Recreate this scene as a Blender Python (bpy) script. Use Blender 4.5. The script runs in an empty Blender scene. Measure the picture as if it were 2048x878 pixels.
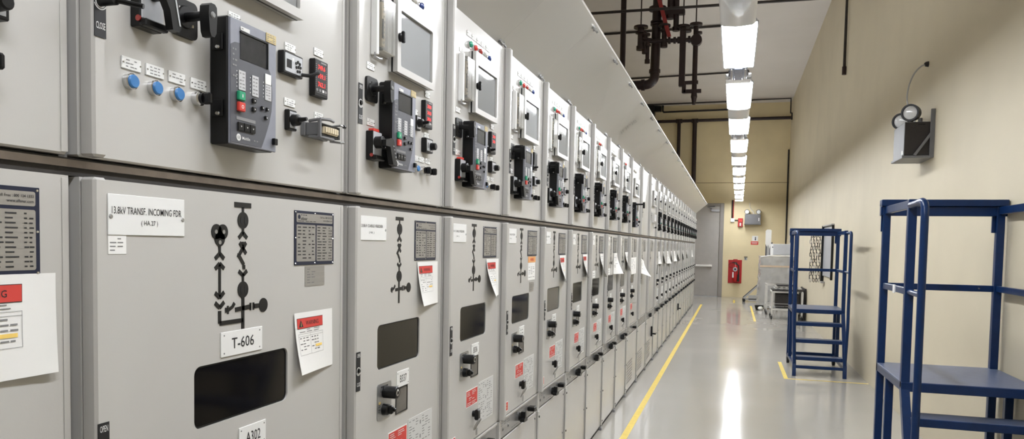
import bpy, math, random
from mathutils import Vector, Matrix
PI = math.pi
SC = bpy.context.scene
COL = SC.collection
random.seed(7)
# ------------------------------------------------------------------ materials
def lin(c):
    return tuple((x/12.92 if x <= .04045 else ((x+.055)/1.055)**2.4) for x in [v/255. for v in c])
MATS = {}
def mat(name, rgb, rough=.5, metal=0., spec=.5, var=.0, scale=8., bump=0., bscale=60., coat=0., stretch=None, rvar=0.):
    if name in MATS: return MATS[name]
    m = bpy.data.materials.new(name); m.use_nodes = True
    nt = m.node_tree; b = nt.nodes['Principled BSDF']
    c = lin(rgb)
    b.inputs['Base Color'].default_value = (*c, 1)
    b.inputs['Roughness'].default_value = rough
    b.inputs['Metallic'].default_value = metal
    b.inputs['Specular IOR Level'].default_value = spec
    b.inputs['Coat Weight'].default_value = coat
    b.inputs['Coat Roughness'].default_value = .08
    tc = nt.nodes.new('ShaderNodeTexCoord'); mp = nt.nodes.new('ShaderNodeMapping')
    nt.links.new(tc.outputs['Object'], mp.inputs['Vector'])
    if stretch: mp.inputs['Scale'].default_value = stretch
    if var or rvar:
        n = nt.nodes.new('ShaderNodeTexNoise'); n.inputs['Scale'].default_value = scale; n.inputs['Detail'].default_value = 5
        nt.links.new(mp.outputs['Vector'], n.inputs['Vector'])
        if var:
            r = nt.nodes.new('ShaderNodeValToRGB')
            r.color_ramp.elements[0].position = .3; r.color_ramp.elements[1].position = .7
            r.color_ramp.elements[0].color = (*[max(0, x*(1-var)) for x in c], 1)
            r.color_ramp.elements[1].color = (*[min(1, x*(1+var*.6)) for x in c], 1)
            nt.links.new(n.outputs['Fac'], r.inputs['Fac']); nt.links.new(r.outputs['Color'], b.inputs['Base Color'])
        if rvar:
            mr = nt.nodes.new('ShaderNodeMapRange')
            mr.inputs['From Min'].default_value = .3; mr.inputs['From Max'].default_value = .7
            mr.inputs['To Min'].default_value = max(.02, rough-rvar); mr.inputs['To Max'].default_value = rough+rvar
            nt.links.new(n.outputs['Fac'], mr.inputs['Value']); nt.links.new(mr.outputs['Result'], b.inputs['Roughness'])
    if bump:
        n2 = nt.nodes.new('ShaderNodeTexNoise'); n2.inputs['Scale'].default_value = bscale; n2.inputs['Detail'].default_value = 3
        nt.links.new(mp.outputs['Vector'], n2.inputs['Vector'])
        bp = nt.nodes.new('ShaderNodeBump'); bp.inputs['Strength'].default_value = bump; bp.inputs['Distance'].default_value = .002
        nt.links.new(n2.outputs['Fac'], bp.inputs['Height']); nt.links.new(bp.outputs['Normal'], b.inputs['Normal'])
    MATS[name] = m
    return m
def emit(name, rgb, strength):
    m = bpy.data.materials.new(name); m.use_nodes = True; nt = m.node_tree
    b = nt.nodes['Principled BSDF']; b.inputs['Base Color'].default_value = (*lin(rgb), 1)
    b.inputs['Emission Color'].default_value = (*lin(rgb), 1); b.inputs['Emission Strength'].default_value = strength
    MATS[name] = m
    return m
def glass(name, rgb, rough, trans, blend=.35):
    m = bpy.data.materials.new(name); m.use_nodes = True; nt = m.node_tree
    for n in list(nt.nodes): nt.nodes.remove(n)
    o = nt.nodes.new('ShaderNodeOutputMaterial'); mx = nt.nodes.new('ShaderNodeMixShader')
    p = nt.nodes.new('ShaderNodeBsdfPrincipled'); p.inputs['Base Color'].default_value = (*lin(rgb), 1); p.inputs['Roughness'].default_value = rough
    t = nt.nodes.new('ShaderNodeBsdfTransparent'); t.inputs['Color'].default_value = (.96, .97, .97, 1)
    fr = nt.nodes.new('ShaderNodeLayerWeight'); fr.inputs['Blend'].default_value = blend
    mr = nt.nodes.new('ShaderNodeMapRange'); mr.inputs['To Min'].default_value = 1-trans; mr.inputs['To Max'].default_value = 1.
    nt.links.new(fr.outputs['Fresnel'], mr.inputs['Value'])
    nt.links.new(mr.outputs['Result'], mx.inputs['Fac']); nt.links.new(t.outputs[0], mx.inputs[1]); nt.links.new(p.outputs[0], mx.inputs[2])
    nt.links.new(mx.outputs[0], o.inputs['Surface'])
    MATS[name] = m
    return m
PAINT = mat('cabinet_paint', (189, 187, 183), .22, spec=.55, var=.008, scale=2., bump=.03, bscale=300, rvar=.03)
SIDE = mat('cabinet_side_steel', (150, 150, 152), .45, metal=.3, var=.12, scale=30)
SEAM = mat('dark_seam', (44, 40, 38), .6, var=.2, scale=20)
TRIM = mat('bronze_seam_trim', (112, 102, 92), .4, metal=.4, var=.2, scale=25)
STEEL = mat('galvanised_steel', (172, 172, 172), .34, metal=.75, var=.12, scale=18, rvar=.08)
CHROME = mat('chrome', (205, 205, 205), .15, metal=1.)
BLACK = mat('black_plastic', (9, 9, 10), .36, spec=.35, var=.2, scale=40)
BLACKM = mat('black_mimic', (9, 9, 10), .45, var=.1, scale=30)
BLKLAB = mat('black_label', (22, 23, 27), .5, var=.1)
DGREY = mat('dark_grey_face', (80, 81, 87), .5, var=.05, scale=40)
MGREY = mat('blue_grey_face', (132, 134, 144), .5, var=.05, scale=60)
SCREEN = mat('lcd_screen', (50, 51, 53), .2, var=.25, scale=25)
WHITE = mat('white_plate', (228, 228, 226), .45, var=.02)
STRIPW = mat('indicator_strip', (190, 190, 192), .4, var=.04)
INK = mat('black_ink', (38, 38, 40), .6, var=.05)
INKG = mat('grey_ink', (128, 128, 128), .6, var=.05)
INKL = mat('light_ink', (218, 218, 216), .6, var=.03)
BLUEB = mat('blue_button', (62, 122, 182), .35, var=.06, scale=30)
GREEN = mat('green_button', (34, 150, 108), .4, var=.04)
RED = mat('red_button', (206, 62, 52), .4, var=.04)
GLED = mat('green_lens', (38, 140, 112), .12, var=.05, coat=.6)
RLED = mat('red_lens', (206, 48, 40), .12, var=.05, coat=.6)
DRLED = mat('dark_red_lens', (150, 40, 34), .12, var=.05, coat=.6)
CLED = mat('clear_lens', (170, 168, 160), .12, var=.05, coat=.6)
BLED = mat('blue_lens', (30, 52, 112), .12, var=.05, coat=.6)
YELLAB = mat('yellow_label', (196, 176, 122), .5, var=.05)
YHI = mat('yellow_highlight', (240, 205, 110), .6, var=.04)
PAPER = mat('paper', (232, 231, 228), .7, var=.015, scale=12)
REDP = mat('red_print', (206, 66, 58), .6, var=.04)
ORANGEP = mat('orange_print', (226, 164, 104), .6, var=.04)
NAVY = mat('navy_border', (34, 40, 62), .35, metal=.2, var=.1)
SILVER = mat('brushed_plate', (168, 165, 160), .36, metal=.45, var=.08, scale=30, stretch=(1, .2, 6))
DIGIT = emit('red_digits', (255, 40, 34), .9)
CREAM = mat('cream_terminal', (212, 198, 170), .5, var=.06)
WINGLASS = mat('tinted_window', (18, 16, 15), .08, spec=.38, var=.3, scale=14)
WINGREY = mat('reflection_grey_window', (98, 94, 88), .22, spec=.6, var=.2, scale=12)  # grey base colour imitates reflections on the viewing windows
BOXBACK = mat('meter_window_backing', (112, 111, 109), .6, var=.35, scale=14)
PANE = glass('clear_pane', (190, 191, 192), .05, .86, .25)
ACRYL = glass('clear_acrylic', (226, 224, 218), .12, .8)
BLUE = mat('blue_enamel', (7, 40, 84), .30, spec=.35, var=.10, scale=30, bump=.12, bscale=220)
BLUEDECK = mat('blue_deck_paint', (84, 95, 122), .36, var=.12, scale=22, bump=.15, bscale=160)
TROLW = mat('trolley_paint', (200, 198, 192), .5, var=.1, scale=12)
RUBBER = mat('rubber', (24, 24, 25), .7, var=.1)
REDSTRUT = mat('dull_red_enamel', (136, 40, 38), .5, var=.15)
REDMET = mat('red_enamel', (176, 26, 28), .35, var=.06)
PIPE = mat('dark_maroon_pipe', (40, 25, 25), .45, metal=.1, var=.25, scale=14)
CONDUIT = mat('dark_conduit', (44, 38, 36), .5, metal=.2, var=.15, scale=14)
FIXGREY = mat('fixture_body', (186, 188, 192), .35, metal=.15, var=.05)
GEAR = mat('gear_tray_steel', (122, 132, 156), .3, metal=.6, var=.3, scale=25)
LENSCOV = glass('lens_cover', (224, 224, 226), .15, .74, .04)
TUBEON = emit('lit_diffuser', (247, 250, 255), 22.)
UPLIT = emit('added_uplight', (250, 251, 253), 13.)  # invented upward glow of the battens, brightens the ceiling
DOORG = mat('door_grey', (170, 166, 161), .45, var=.05, scale=6)
FRAMEG = mat('door_frame_grey', (146, 141, 136), .45, var=.05)
EBOX = mat('emergency_box_grey', (112, 112, 114), .45, metal=.1, var=.08, scale=10)
EBOXD = mat('emergency_box_dark', (40, 35, 34), .5, var=.15, scale=60)
LAMPF = mat('lamp_lens', (224, 225, 226), .12, spec=.7, var=.12, scale=40)
TAPEY = mat('yellow_tape', (233, 205, 92), .4, var=.10, scale=20)
ALU = mat('aluminium', (186, 186, 184), .35, metal=.7, var=.08)
WRAP = glass('plastic_wrap', (226, 225, 222), .12, .5)
CRATE = mat('crate_grey', (172, 168, 160), .6, var=.2, scale=9)
DARKM = mat('dark_mesh_metal', (44, 40, 38), .6, var=.3, scale=30)
TAPEB = mat('buff_tape', (206, 186, 160), .5, var=.05)
# floor, walls, ceiling
FLOOR = mat('epoxy_floor', (169, 165, 158), .13, spec=.3, var=.03, scale=.9, bump=.02, bscale=7, rvar=.03)
WALLR = mat('beige_wall_paint', (208, 198, 174), .6, var=.06, scale=1.1, bump=.15, bscale=90)
WALLF = mat('yellow_wall_paint', (224, 209, 170), .65, var=.05, scale=2.2, bump=.2, bscale=70)
CEIL = mat('ceiling_paint', (205, 200, 194), .8, var=.04, scale=1.)
PLATE = mat('hood_sheet', (192, 189, 184), .27, metal=.35, var=.015, scale=.5)
# ------------------------------------------------------------------ text
_T = {}
def text_geo(s):
    if s in _T: return _T[s]
    cu = bpy.data.curves.new('t', 'FONT'); cu.body = s; cu.size = 1; cu.resolution_u = 2; cu.offset = .006
    ob = bpy.data.objects.new('t', cu); COL.objects.link(ob)
    me = bpy.data.meshes.new_from_object(ob.evaluated_get(bpy.context.evaluated_depsgraph_get()))
    vs = [(v.co.x, v.co.y) for v in me.vertices]; fs = [tuple(p.vertices) for p in me.polygons]
    bpy.data.objects.remove(ob); bpy.data.curves.remove(cu); bpy.data.meshes.remove(me)
    if vs:
        x0 = min(a for a, b in vs); x1 = max(a for a, b in vs); y0 = min(b for a, b in vs); y1 = max(b for a, b in vs)
        vs = [((a-x0)/(x1-x0), (b-y0)/(y1-y0)) for a, b in vs]
    _T[s] = (vs, fs)
    return _T[s]
# ------------------------------------------------------------------ mesh builder
class MB:
    def __init__(s): s.v = []; s.f = []; s.m = []; s.mats = []
    def mi(s, m):
        if m not in s.mats: s.mats.append(m)
        return s.mats.index(m)
    def add(s, vs, fs, m):
        o = len(s.v); s.v += [tuple(v) for v in vs]; i = s.mi(m)
        for f in fs: s.f.append(tuple(o+k for k in f)); s.m.append(i)
        return s
    def box(s, x0, x1, y0, y1, z0, z1, m, c=0.):
        if c <= 0:
            vs = [(x, y, z) for x in (x0, x1) for y in (y0, y1) for z in (z0, z1)]
            return s.add(vs, [(0, 1, 3, 2), (4, 6, 7, 5), (0, 4, 5, 1), (2, 3, 7, 6), (0, 2, 6, 4), (1, 5, 7, 3)], m)
        c = min(c, (x1-x0)*.45, (y1-y0)*.45, (z1-z0)*.45)
        lo = (x0, y0, z0); hi = (x1, y1, z1); vs = []; idx = {}
        for sx in (0, 1):
            for sy in (0, 1):
                for sz in (0, 1):
                    sg = (sx, sy, sz)
                    for ax in range(3):
                        p = []
                        for k in range(3):
                            e = hi[k] if sg[k] else lo[k]
                            p.append(e if k == ax else (e-c if sg[k] else e+c))
                        idx[sg, ax] = len(vs); vs.append(p)
        fs = []
        for ax in range(3):
            a, b = [k for k in range(3) if k != ax]
            for sd in (0, 1):
                q = []
                for (u, w) in ((0, 0), (1, 0), (1, 1), (0, 1)):
                    sg = [0, 0, 0]; sg[ax] = sd; sg[a] = u; sg[b] = w; q.append(idx[tuple(sg), ax])
                fs.append(tuple(q))
        for ax in range(3):
            a, b = [k for k in range(3) if k != ax]
            for u in (0, 1):
                for w in (0, 1):
                    s0 = [0, 0, 0]; s0[a] = u; s0[b] = w; s1 = list(s0); s1[ax] = 1; s0 = tuple(s0); s1 = tuple(s1)
                    fs.append((idx[s0, a], idx[s1, a], idx[s1, b], idx[s0, b]))
        for sx in (0, 1):
            for sy in (0, 1):
                for sz in (0, 1):
                    sg = (sx, sy, sz); fs.append((idx[sg, 0], idx[sg, 1], idx[sg, 2]))
        return s.add(vs, fs, m)
    def rod(s, p0, p1, r0, m, r1=None, n=16, caps=True):
        p0 = Vector(p0); p1 = Vector(p1); r1 = r0 if r1 is None else r1
        d = (p1-p0).normalized(); a = d.orthogonal().normalized(); b = d.cross(a)
        vs = []
        for p, r in ((p0, r0), (p1, r1)):
            for k in range(n):
                t = 2*PI*k/n; vs.append(p+a*(r*math.cos(t))+b*(r*math.sin(t)))
        fs = [(k, (k+1) % n, n+(k+1) % n, n+k) for k in range(n)]
        if caps: fs += [tuple(range(n-1, -1, -1)), tuple(range(n, 2*n))]
        return s.add(vs, fs, m)
    def tube(s, pts, r, m, n=12, square=False):
        pts = [Vector(p) for p in pts]; N = len(pts)
        if square: n = 4
        t0 = (pts[1]-pts[0]).normalized(); a = t0.orthogonal().normalized()
        if square:
            a = Vector((1, 0, 0)) if abs(t0.x) < .7 else Vector((0, 1, 0)); a = (a-t0*a.dot(t0)).normalized()
        vs = []
        for i in range(N):
            if i == 0: t = t0
            elif i == N-1: t = (pts[-1]-pts[-2]).normalized()
            else: t = ((pts[i]-pts[i-1]).normalized()+(pts[i+1]-pts[i]).normalized()).normalized()
            a = (a-t*a.dot(t)).normalized(); b = t.cross(a)
            sc = 1.
            if 0 < i < N-1:
                cs = (pts[i]-pts[i-1]).normalized().dot(t); sc = 1./max(.5, cs)
            for k in range(n):
                th = 2*PI*(k+(.5 if square else 0))/n
                rr = r*(1.41421 if square else 1)
                vs.append(pts[i]+(a*math.cos(th)+b*math.sin(th))*rr*(sc if square else 1))
        fs = []
        for i in range(N-1):
            for k in range(n): fs.append((i*n+k, i*n+(k+1) % n, (i+1)*n+(k+1) % n, (i+1)*n+k))
        fs += [tuple(range(n-1, -1, -1)), tuple(range((N-1)*n, N*n))]
        return s.add(vs, fs, m)
    def prism(s, poly, x0, x1, m, ax='x'):
        n = len(poly)
        P = {'x': lambda a, b, c: (c, a, b), 'y': lambda a, b, c: (a, c, b), 'z': lambda a, b, c: (a, b, c)}[ax]
        vs = [P(a, b, x0) for a, b in poly]+[P(a, b, x1) for a, b in poly]
        fs = [tuple(range(n-1, -1, -1)), tuple(range(n, 2*n))]+[(k, (k+1) % n, n+(k+1) % n, n+k) for k in range(n)]
        return s.add(vs, fs, m)
    def lathe(s, o, d, prof, m, n=20):
        o = Vector(o); d = Vector(d).normalized(); a = d.orthogonal().normalized(); b = d.cross(a); vs = []; fs = []
        for (h, r) in prof:
            for k in range(n):
                t = 2*PI*k/n; vs.append(o+d*h+(a*math.cos(t)+b*math.sin(t))*r)
        for i in range(len(prof)-1):
            for k in range(n): fs.append((i*n+k, i*n+(k+1) % n, (i+1)*n+(k+1) % n, (i+1)*n+k))
        fs += [tuple(range(n-1, -1, -1)), tuple(range((len(prof)-1)*n, len(prof)*n))]
        return s.add(vs, fs, m)
    # flat marks on a plane x = const, facing +x
    def rect(s, x, y0, y1, z0, z1, m, n=1, k=1):
        vs = [(x, y0+(y1-y0)*i/n, z0+(z1-z0)*j/k) for j in range(k+1) for i in range(n+1)]
        fs = [(j*(n+1)+i, j*(n+1)+i+1, (j+1)*(n+1)+i+1, (j+1)*(n+1)+i) for j in range(k) for i in range(n)]
        return s.add(vs, fs, m)
    def text(s, st, x, y0, y1, z0, z1, m):
        vs, fs = text_geo(st)
        return s.add([(x, y0+(y1-y0)*a, z0+(z1-z0)*b) for a, b in vs], fs, m)
    def ntext(s, st, y, x0, x1, z0, z1, m):                       # on a plane facing -y
        vs, fs = text_geo(st)
        return s.add([(x0+(x1-x0)*a, y, z0+(z1-z0)*b) for a, b in vs], fs, m)
    def lines(s, x, y0, y1, z0, z1, rows, m, seed=1, fill=.55, words=3):
        rg = random.Random(seed); h = (z1-z0)/rows
        for r in range(rows):
            za = z1-h*(r+.5)-h*.16; p = y0
            for w in range(words):
                L = (y1-y0)/words*rg.uniform(.45, .92)
                if rg.random() < fill+.35: s.rect(x, p, p+L, za, za+h*.32, m)
                p += (y1-y0)/words
        return s
    def xf(s, M):
        s.v = [tuple(M @ Vector(v)) for v in s.v]; return s
    def warp(s, fn):
        s.v = [fn(v) for v in s.v]; return s
    def mesh(s, name, smooth=True):
        me = bpy.data.meshes.new(name); me.from_pydata(s.v, [], s.f)
        for m in s.mats: me.materials.append(m)
        me.polygons.foreach_set('material_index', s.m)
        if smooth:
            me.polygons.foreach_set('use_smooth', [True]*len(s.f)); me.set_sharp_from_angle(angle=math.radians(32))
        me.validate(); me.update()
        return me
def smooth(pts, n=5):
    P = [Vector(p) for p in pts]; P = [P[0]*2-P[1]]+P+[P[-1]*2-P[-2]]; out = []
    for i in range(1, len(P)-2):
        a, b, c, d = P[i-1:i+3]
        for k in range(n):
            t = k/n; out.append(.5*((2*b)+(c-a)*t+(2*a-5*b+4*c-d)*t*t+(3*b-a-3*c+d)*t**3))
    return out+[P[-2]]
def rrect(y0, y1, z0, z1, r, n=5):
    out = []
    for cy, cz, a in ((y1-r, z1-r, 0), (y0+r, z1-r, 90), (y0+r, z0+r, 180), (y1-r, z0+r, 270)):
        for k in range(n+1):
            t = math.radians(a+90*k/n); out.append((cy+r*math.cos(t), cz+r*math.sin(t)))
    return out
def circ(y, z, r, n=20, ry=None):
    return [(y+(ry or r)*math.cos(2*PI*k/n), z+r*math.sin(2*PI*k/n)) for k in range(n)]
def holed(mb, y0, y1, z0, z1, hole, x0, x1, m):
    """sheet in the y-z plane with one rounded hole: outer rectangle bridged to the hole loop"""
    n = len(hole); cy = sum(p[0] for p in hole)/n; cz = sum(p[1] for p in hole)/n
    def proj(p):
        dy, dz = p[0]-cy, p[1]-cz
        t = min(((y1-cy)/dy if dy > 1e-9 else ((y0-cy)/dy if dy < -1e-9 else 1e9)), ((z1-cz)/dz if dz > 1e-9 else ((z0-cz)/dz if dz < -1e-9 else 1e9)))
        return (cy+dy*t, cz+dz*t)
    outer = [proj(p) for p in hole]
    corners = [(y1, z1), (y0, z1), (y0, z0), (y1, z0)]
    for c in corners:                                              # snap the closest outer point to each corner
        k = min(range(n), key=lambda i: (outer[i][0]-c[0])**2+(outer[i][1]-c[1])**2); outer[k] = c
    vs = [(x1, *p) for p in hole]+[(x1, *p) for p in outer]+[(x0, *p) for p in hole]+[(x0, *p) for p in outer]
    fs = []
    for k in range(n):
        j = (k+1) % n
        fs += [(k, n+k, n+j, j), (2*n+k, 2*n+j, 3*n+j, 3*n+k), (k, j, 2*n+j, 2*n+k), (n+k, 3*n+k, 3*n+j, n+j)]
    return mb.add(vs, fs, m)
# ------------------------------------------------------------------ objects
MESH = {}
def cached(key, fn, name):
    if key not in MESH: MESH[key] = fn().mesh(name)
    return MESH[key]
def link(name, me, parent=None, loc=(0, 0, 0), rz=0, label=None):
    o = bpy.data.objects.new(name, me); COL.objects.link(o)
    o.location = loc; o.rotation_euler = (0, 0, rz)
    if parent: o.parent = parent
    if label: o['label'] = label
    return o
def empty(name, loc=(0, 0, 0), rz=0):
    o = bpy.data.objects.new(name, None); COL.objects.link(o); o.location = loc; o.rotation_euler = (0, 0, rz); o.empty_display_size = .1
    return o
def tag(o, label, cat, group=None, kind=None):
    o['label'] = label; o['category'] = cat
    if group: o['group'] = group
    if kind: o['kind'] = kind
    return o
def part(name, mb, parent, label=None): return link(name, mb.mesh(name), parent, label=label)
def struct(name, mb, label=None):
    o = link(name, mb.mesh(name)); o['kind'] = 'structure'
    if label: o['label'] = label
    return o
# ------------------------------------------------------------------ camera
H = 1.3993266; FX = 0.9335809                                        # lens height; the cubicle fronts stand at x = -FX
cam_d = bpy.data.cameras.new('camera'); cam = bpy.data.objects.new('camera', cam_d); COL.objects.link(cam)
R = ((0.95845273, 0.28466464, 0.01828665), (-0.03143564, 0.04169072, 0.99863591), (-0.28351395, 0.95772017, -0.0489072))
M = Matrix.Identity(4)
for i in range(3):
    M[i][0] = R[0][i]; M[i][1] = R[1][i]; M[i][2] = -R[2][i]
M[2][3] = H
cam.matrix_world = M
cam_d.sensor_width = 36; cam_d.lens = 1496.2163/2048*36; cam_d.shift_y = (561.0154-439)/2048; cam_d.clip_start = .02
SC.camera = cam
# ------------------------------------------------------------------ room
XW = 1.394; YF = 22.2; YB = -3.2; XL = -3.3; ZC = 5.46
struct('floor', MB().box(XL-.2, XW+.2, YB-.2, YF+.2, -.15, 0, FLOOR))
struct('ceiling', MB().box(XL-.2, XW+.2, YB-.2, YF+.2, ZC, ZC+.15, CEIL))
struct('wall_right', MB().box(XW, XW+.15, YB-.2, YF+.2, 0, ZC, WALLR))
struct('wall_far', MB().box(XL, XW, YF, YF+.15, 0, ZC, WALLF))
struct('wall_left', MB().box(XL-.15, XL, YB-.2, YF+.2, 0, ZC, WALLF))
struct('wall_back', MB().box(XL, XW, YB-.15, YB, 0, ZC, WALLF))
struct('trim_1', MB().box(XL+.01, XW-.002, YF-.006, YF, 3.235, 3.25, mat('wall_joint', (150, 132, 98), .7, var=.1)))
# ------------------------------------------------------------------ switchgear pieces (x out of the front, y along the row, z up)
RY0, RY1, RX = .018, .043, .028                                     # raised hinge cover at the left of every door
ZS0, ZS1, ZTOP = 1.487, 1.515, 2.204
ZB0 = .652
def m_frame(W):
    b = MB(); b.box(-1.2, -.034, .002, W-.002, 0, 2.2, SIDE)
    b.box(-.034, -.008, .0, W, ZS0+.001, ZS1-.001, SEAM); b.box(-.008, -.003, .0, W, 1.500, 1.511, TRIM); b.box(-.034, -.02, .001, .016, .03, 2.2, SIDE)
    b.box(-.034, -.01, .02, W, .556, .652, SEAM); b.box(-.034, -.012, 0, W, .0, .03, SEAM); b.box(-.03, .012, .004, .04, 0, .025, SIDE, .003)
    return b
def door_sheet(b, W, z0, z1, ridge=RX):
    b.box(-.032, 0, RY0, W-.001, z0, z1, PAINT, .003)
    b.box(0, .0012, W-.013, W-.002, z0+.004, z1-.004, PAINT)
    if ridge: b.box(0, ridge, RY0, RY1, z0, z1, PAINT, .004)
    return b
def m_updoor(W): return door_sheet(MB(), W, ZS1+.002, ZTOP)
def m_cable(W, vent=False, z1=.556):
    b = door_sheet(MB(), W, .032, z1, .010)
    for z in (z1-.03, .30, .07): b.lathe((.010, .031, z), (1, 0, 0), [(0, .006), (.003, .006), (.004, .003)], BLACK, 10)
    for z in (z1-.03, .30): b.lathe((.001, W-.02, z), (1, 0, 0), [(0, .005), (.002, .004)], BLACK, 10)
    if vent:
        for i in range(7):
            for j in range(8):
                y = .12+.055*i+(.027 if j % 2 else 0); z = .10+.027*j
                b.prism(rrect(y, y+.034, z, z+.011, .005, 2), .001, .0022, INKG)
    return b
def m_brdoor(W, win):
    b = MB()
    if not win: return door_sheet(b, W, ZB0, ZS0)
    y0, y1, z0, z1 = win
    holed(b, RY0, W-.001, ZB0, ZS0, rrect(y0, y1, z0, z1, .016), -.032, 0, PAINT)
    b.box(0, .0012, W-.013, W-.002, ZB0+.004, ZS0-.004, PAINT, .0004)
    b.box(0, RX, RY0, RY1, ZB0, ZS0, PAINT, .004)
    return b
def m_window(win, g):
    y0, y1, z0, z1 = win
    b = MB(); b.box(-.012, -.004, y0-.006, y1+.006, z0-.006, z1+.006, g)
    o = rrect(y0+.001, y1-.001, z0+.001, z1-.001, .015); i = rrect(y0+.004, y1-.004, z0+.004, z1-.004, .012); n = len(o)
    b.add([(-.0035, *p) for p in o]+[(-.0035, *p) for p in i], [(k, (k+1) % n, n+(k+1) % n, n+k) for k in range(n)], BLACK)
    return b
def m_plate(w, h, seed, rows=3, texts=None):
    b = MB(); b.box(0, .0025, 0, w, 0, h, WHITE, .0006)
    x = .0029
    if texts:
        for t, y0, y1, z0, z1 in texts: b.text(t, x, y0*w, y1*w, z0*h, z1*h, INK)
    else: b.lines(x, w*.2, w*.85, h*.1, h*.9, rows, INKG, seed)
    for y in (.06, .94): b.lathe((.0025, w*y, h*.5), (1, 0, 0), [(0, h*.09), (.0012, h*.07)], CHROME, 8)
    return b
def m_led(m):
    return MB().lathe((0, 0, 0), (1, 0, 0), [(0, .014), (.006, .014), (.007, .0125)], CHROME, 18).lathe((.006, 0, 0), (1, 0, 0), [(0, .0115), (.005, .0112), (.009, .008), (.011, .003)], m, 18)
def m_button(m, r=.017):
    return MB().lathe((0, 0, 0), (1, 0, 0), [(0, r*1.12), (.009, r*1.12), (.010, r)], CHROME, 20).lathe((.009, 0, 0), (1, 0, 0), [(0, r*.93), (.003, r*.93), (.0048, r*.8)], m, 20)
def m_selector():
    b = MB().lathe((0, 0, 0), (1, 0, 0), [(0, .0125), (.012, .0125), (.014, .010)], CHROME, 18)
    b.lathe((.012, 0, 0), (1, 0, 0), [(0, .010), (.008, .010)], BLACK, 16); b.box(.018, .034, -.005, .005, -.0105, .0105, BLACK, .003)
    return b
def m_sticker(w, h):
    b = MB(); b.box(0, .0012, 0, w, 0, h, BLKLAB); x = .0016
    b.text('CLOSE', x, w*.1, w*.9, h*.12, h*.12+.010, INKL); b.text('OPEN', x, w*.14, w*.86, h*.86, h*.86+.010, INKL)
    c = h*.52
    for r0, r1, a0, a1 in ((.0075, .0095, 20, 340), (.0105, .0122, 200, 330)):
        p = []; N = 18
        for k in range(N+1):
            t = math.radians(a0+(a1-a0)*k/N); p.append((x, w/2+r0*math.cos(t), c+r0*math.sin(t))); p.append((x, w/2+r1*math.cos(t), c+r1*math.sin(t)))
        b.add(p, [(2*k, 2*k+1, 2*k+3, 2*k+2) for k in range(N)], INKL)
    b.lathe((.0012, w/2, c), (1, 0, 0), [(0, .005), (.004, .005)], BLACK, 6)
    return b
def m_latchkey():
    b = MB().rod((0, 0, 0), (.028, 0, 0), .0075, BLACK); b.tube([(.022, 0, 0), (.034, .007, -.001), (.048, .014, -.004), (.060, .019, -.006)], .0040, BLACK, 8)
    return b
def m_relay_body():
    b = MB(); b.box(0, .034, 0, .142, 0, .232, BLACK, .003)
    for z in (.05, .17): b.box(.008, .026, -.003, 0, z, z+.03, BLACK, .001); b.lathe((.017, -.003, z+.005), (0, -1, 0), [(0, .004), (.002, .003)], CHROME, 8)
    return b
def m_relay_face():
    b = MB(); L, T = .142, .23
    b.box(.034, .039, .0005, L-.0005, .001, T-.001, MGREY, .001)
    cv = [(.0, .004), (.093, .004)]+[(.093+.035*math.sin(t*PI/2), .004+.10*t) for t in (.25, .5, .75, 1.)]+[(.127, .13), (.122, .152), (.112, .165), (.112, .185), (.03, .188), (.012, .186), (0, .180)]
    b.prism(cv, .039, .0396, DGREY)
    x = .0402
    b.lines(x, .005, .018, .12, .178, 6, INKG, 3, .3, 2)
    for (y0, z0, z1) in ((.022, .102, .138), (.062, .098, .137), (.103, .098, .128)):
        b.box(.0396, .0408, y0, y0+.020, z0, z1, STRIPW, .0004); b.lines(.0411, y0+.002, y0+.018, z0+.002, z1-.002, 5, INKG, int(y0*999), .4, 2)
        for k in range(5): b.rect(x, y0-.006, y0-.004, z0+.004+k*.007, z0+.006+k*.007, INKL)
    b.box(.0396, .041, .103, .122, .129, .149, WHITE, .0004)
    b.rect(x, .028, .055, .212, .219, INKL); b.lines(x+.0003, .03, .053, .2125, .2185, 1, INKG, 5)
    b.rect(x, .016, .073, .0465, .0525, INKG)
    b.lathe((.0396, .0225, .0145), (1, 0, 0), [(0, .0066), (.0006, .0066)], INKL, 20); b.text('GE', .0406, .0185, .0265, .0118, .0172, INKG)
    b.text('Multilin', x, .033, .056, .0115, .0175, INKL); b.lines(x, .06, .085, .0105, .0175, 1, INKG, 8, .6, 3)
    b.box(.0396, .046, .126, .137, .014, .027, BLACK, .001)
    return b
def m_relay_screen():
    b = MB(); b.box(.0394, .0402, .027, .111, .159, .208, SCREEN); b.box(.0394, .0418, .026, .112, .207, .210, BLACK); b.box(.0394, .0418, .109, .112, .158, .208, BLACK)
    return b
def key(y, z, w, h, m, t=.005, mark=None):
    b = MB().box(.0394, .0396+t, y-w/2, y+w/2, z-h/2, z+h/2, m, .0015)
    if mark == 'I': b.rect(.0399+t, y-.0012, y+.0012, z-.003, z+.003, INKL)
    if mark == 'O':
        p = circ(y, z, .0034, 12)+circ(y, z, .002, 12); b.add([(.0399+t, *q) for q in p], [(k, (k+1) % 12, 12+(k+1) % 12, 12+k) for k in range(12)], INKL)
    if mark == 'v': b.add([(.0399+t, y-.002, z+.001), (.0399+t, y+.002, z+.001), (.0399+t, y, z-.002)], [(0, 2, 1)], INKL)
    return b
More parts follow.
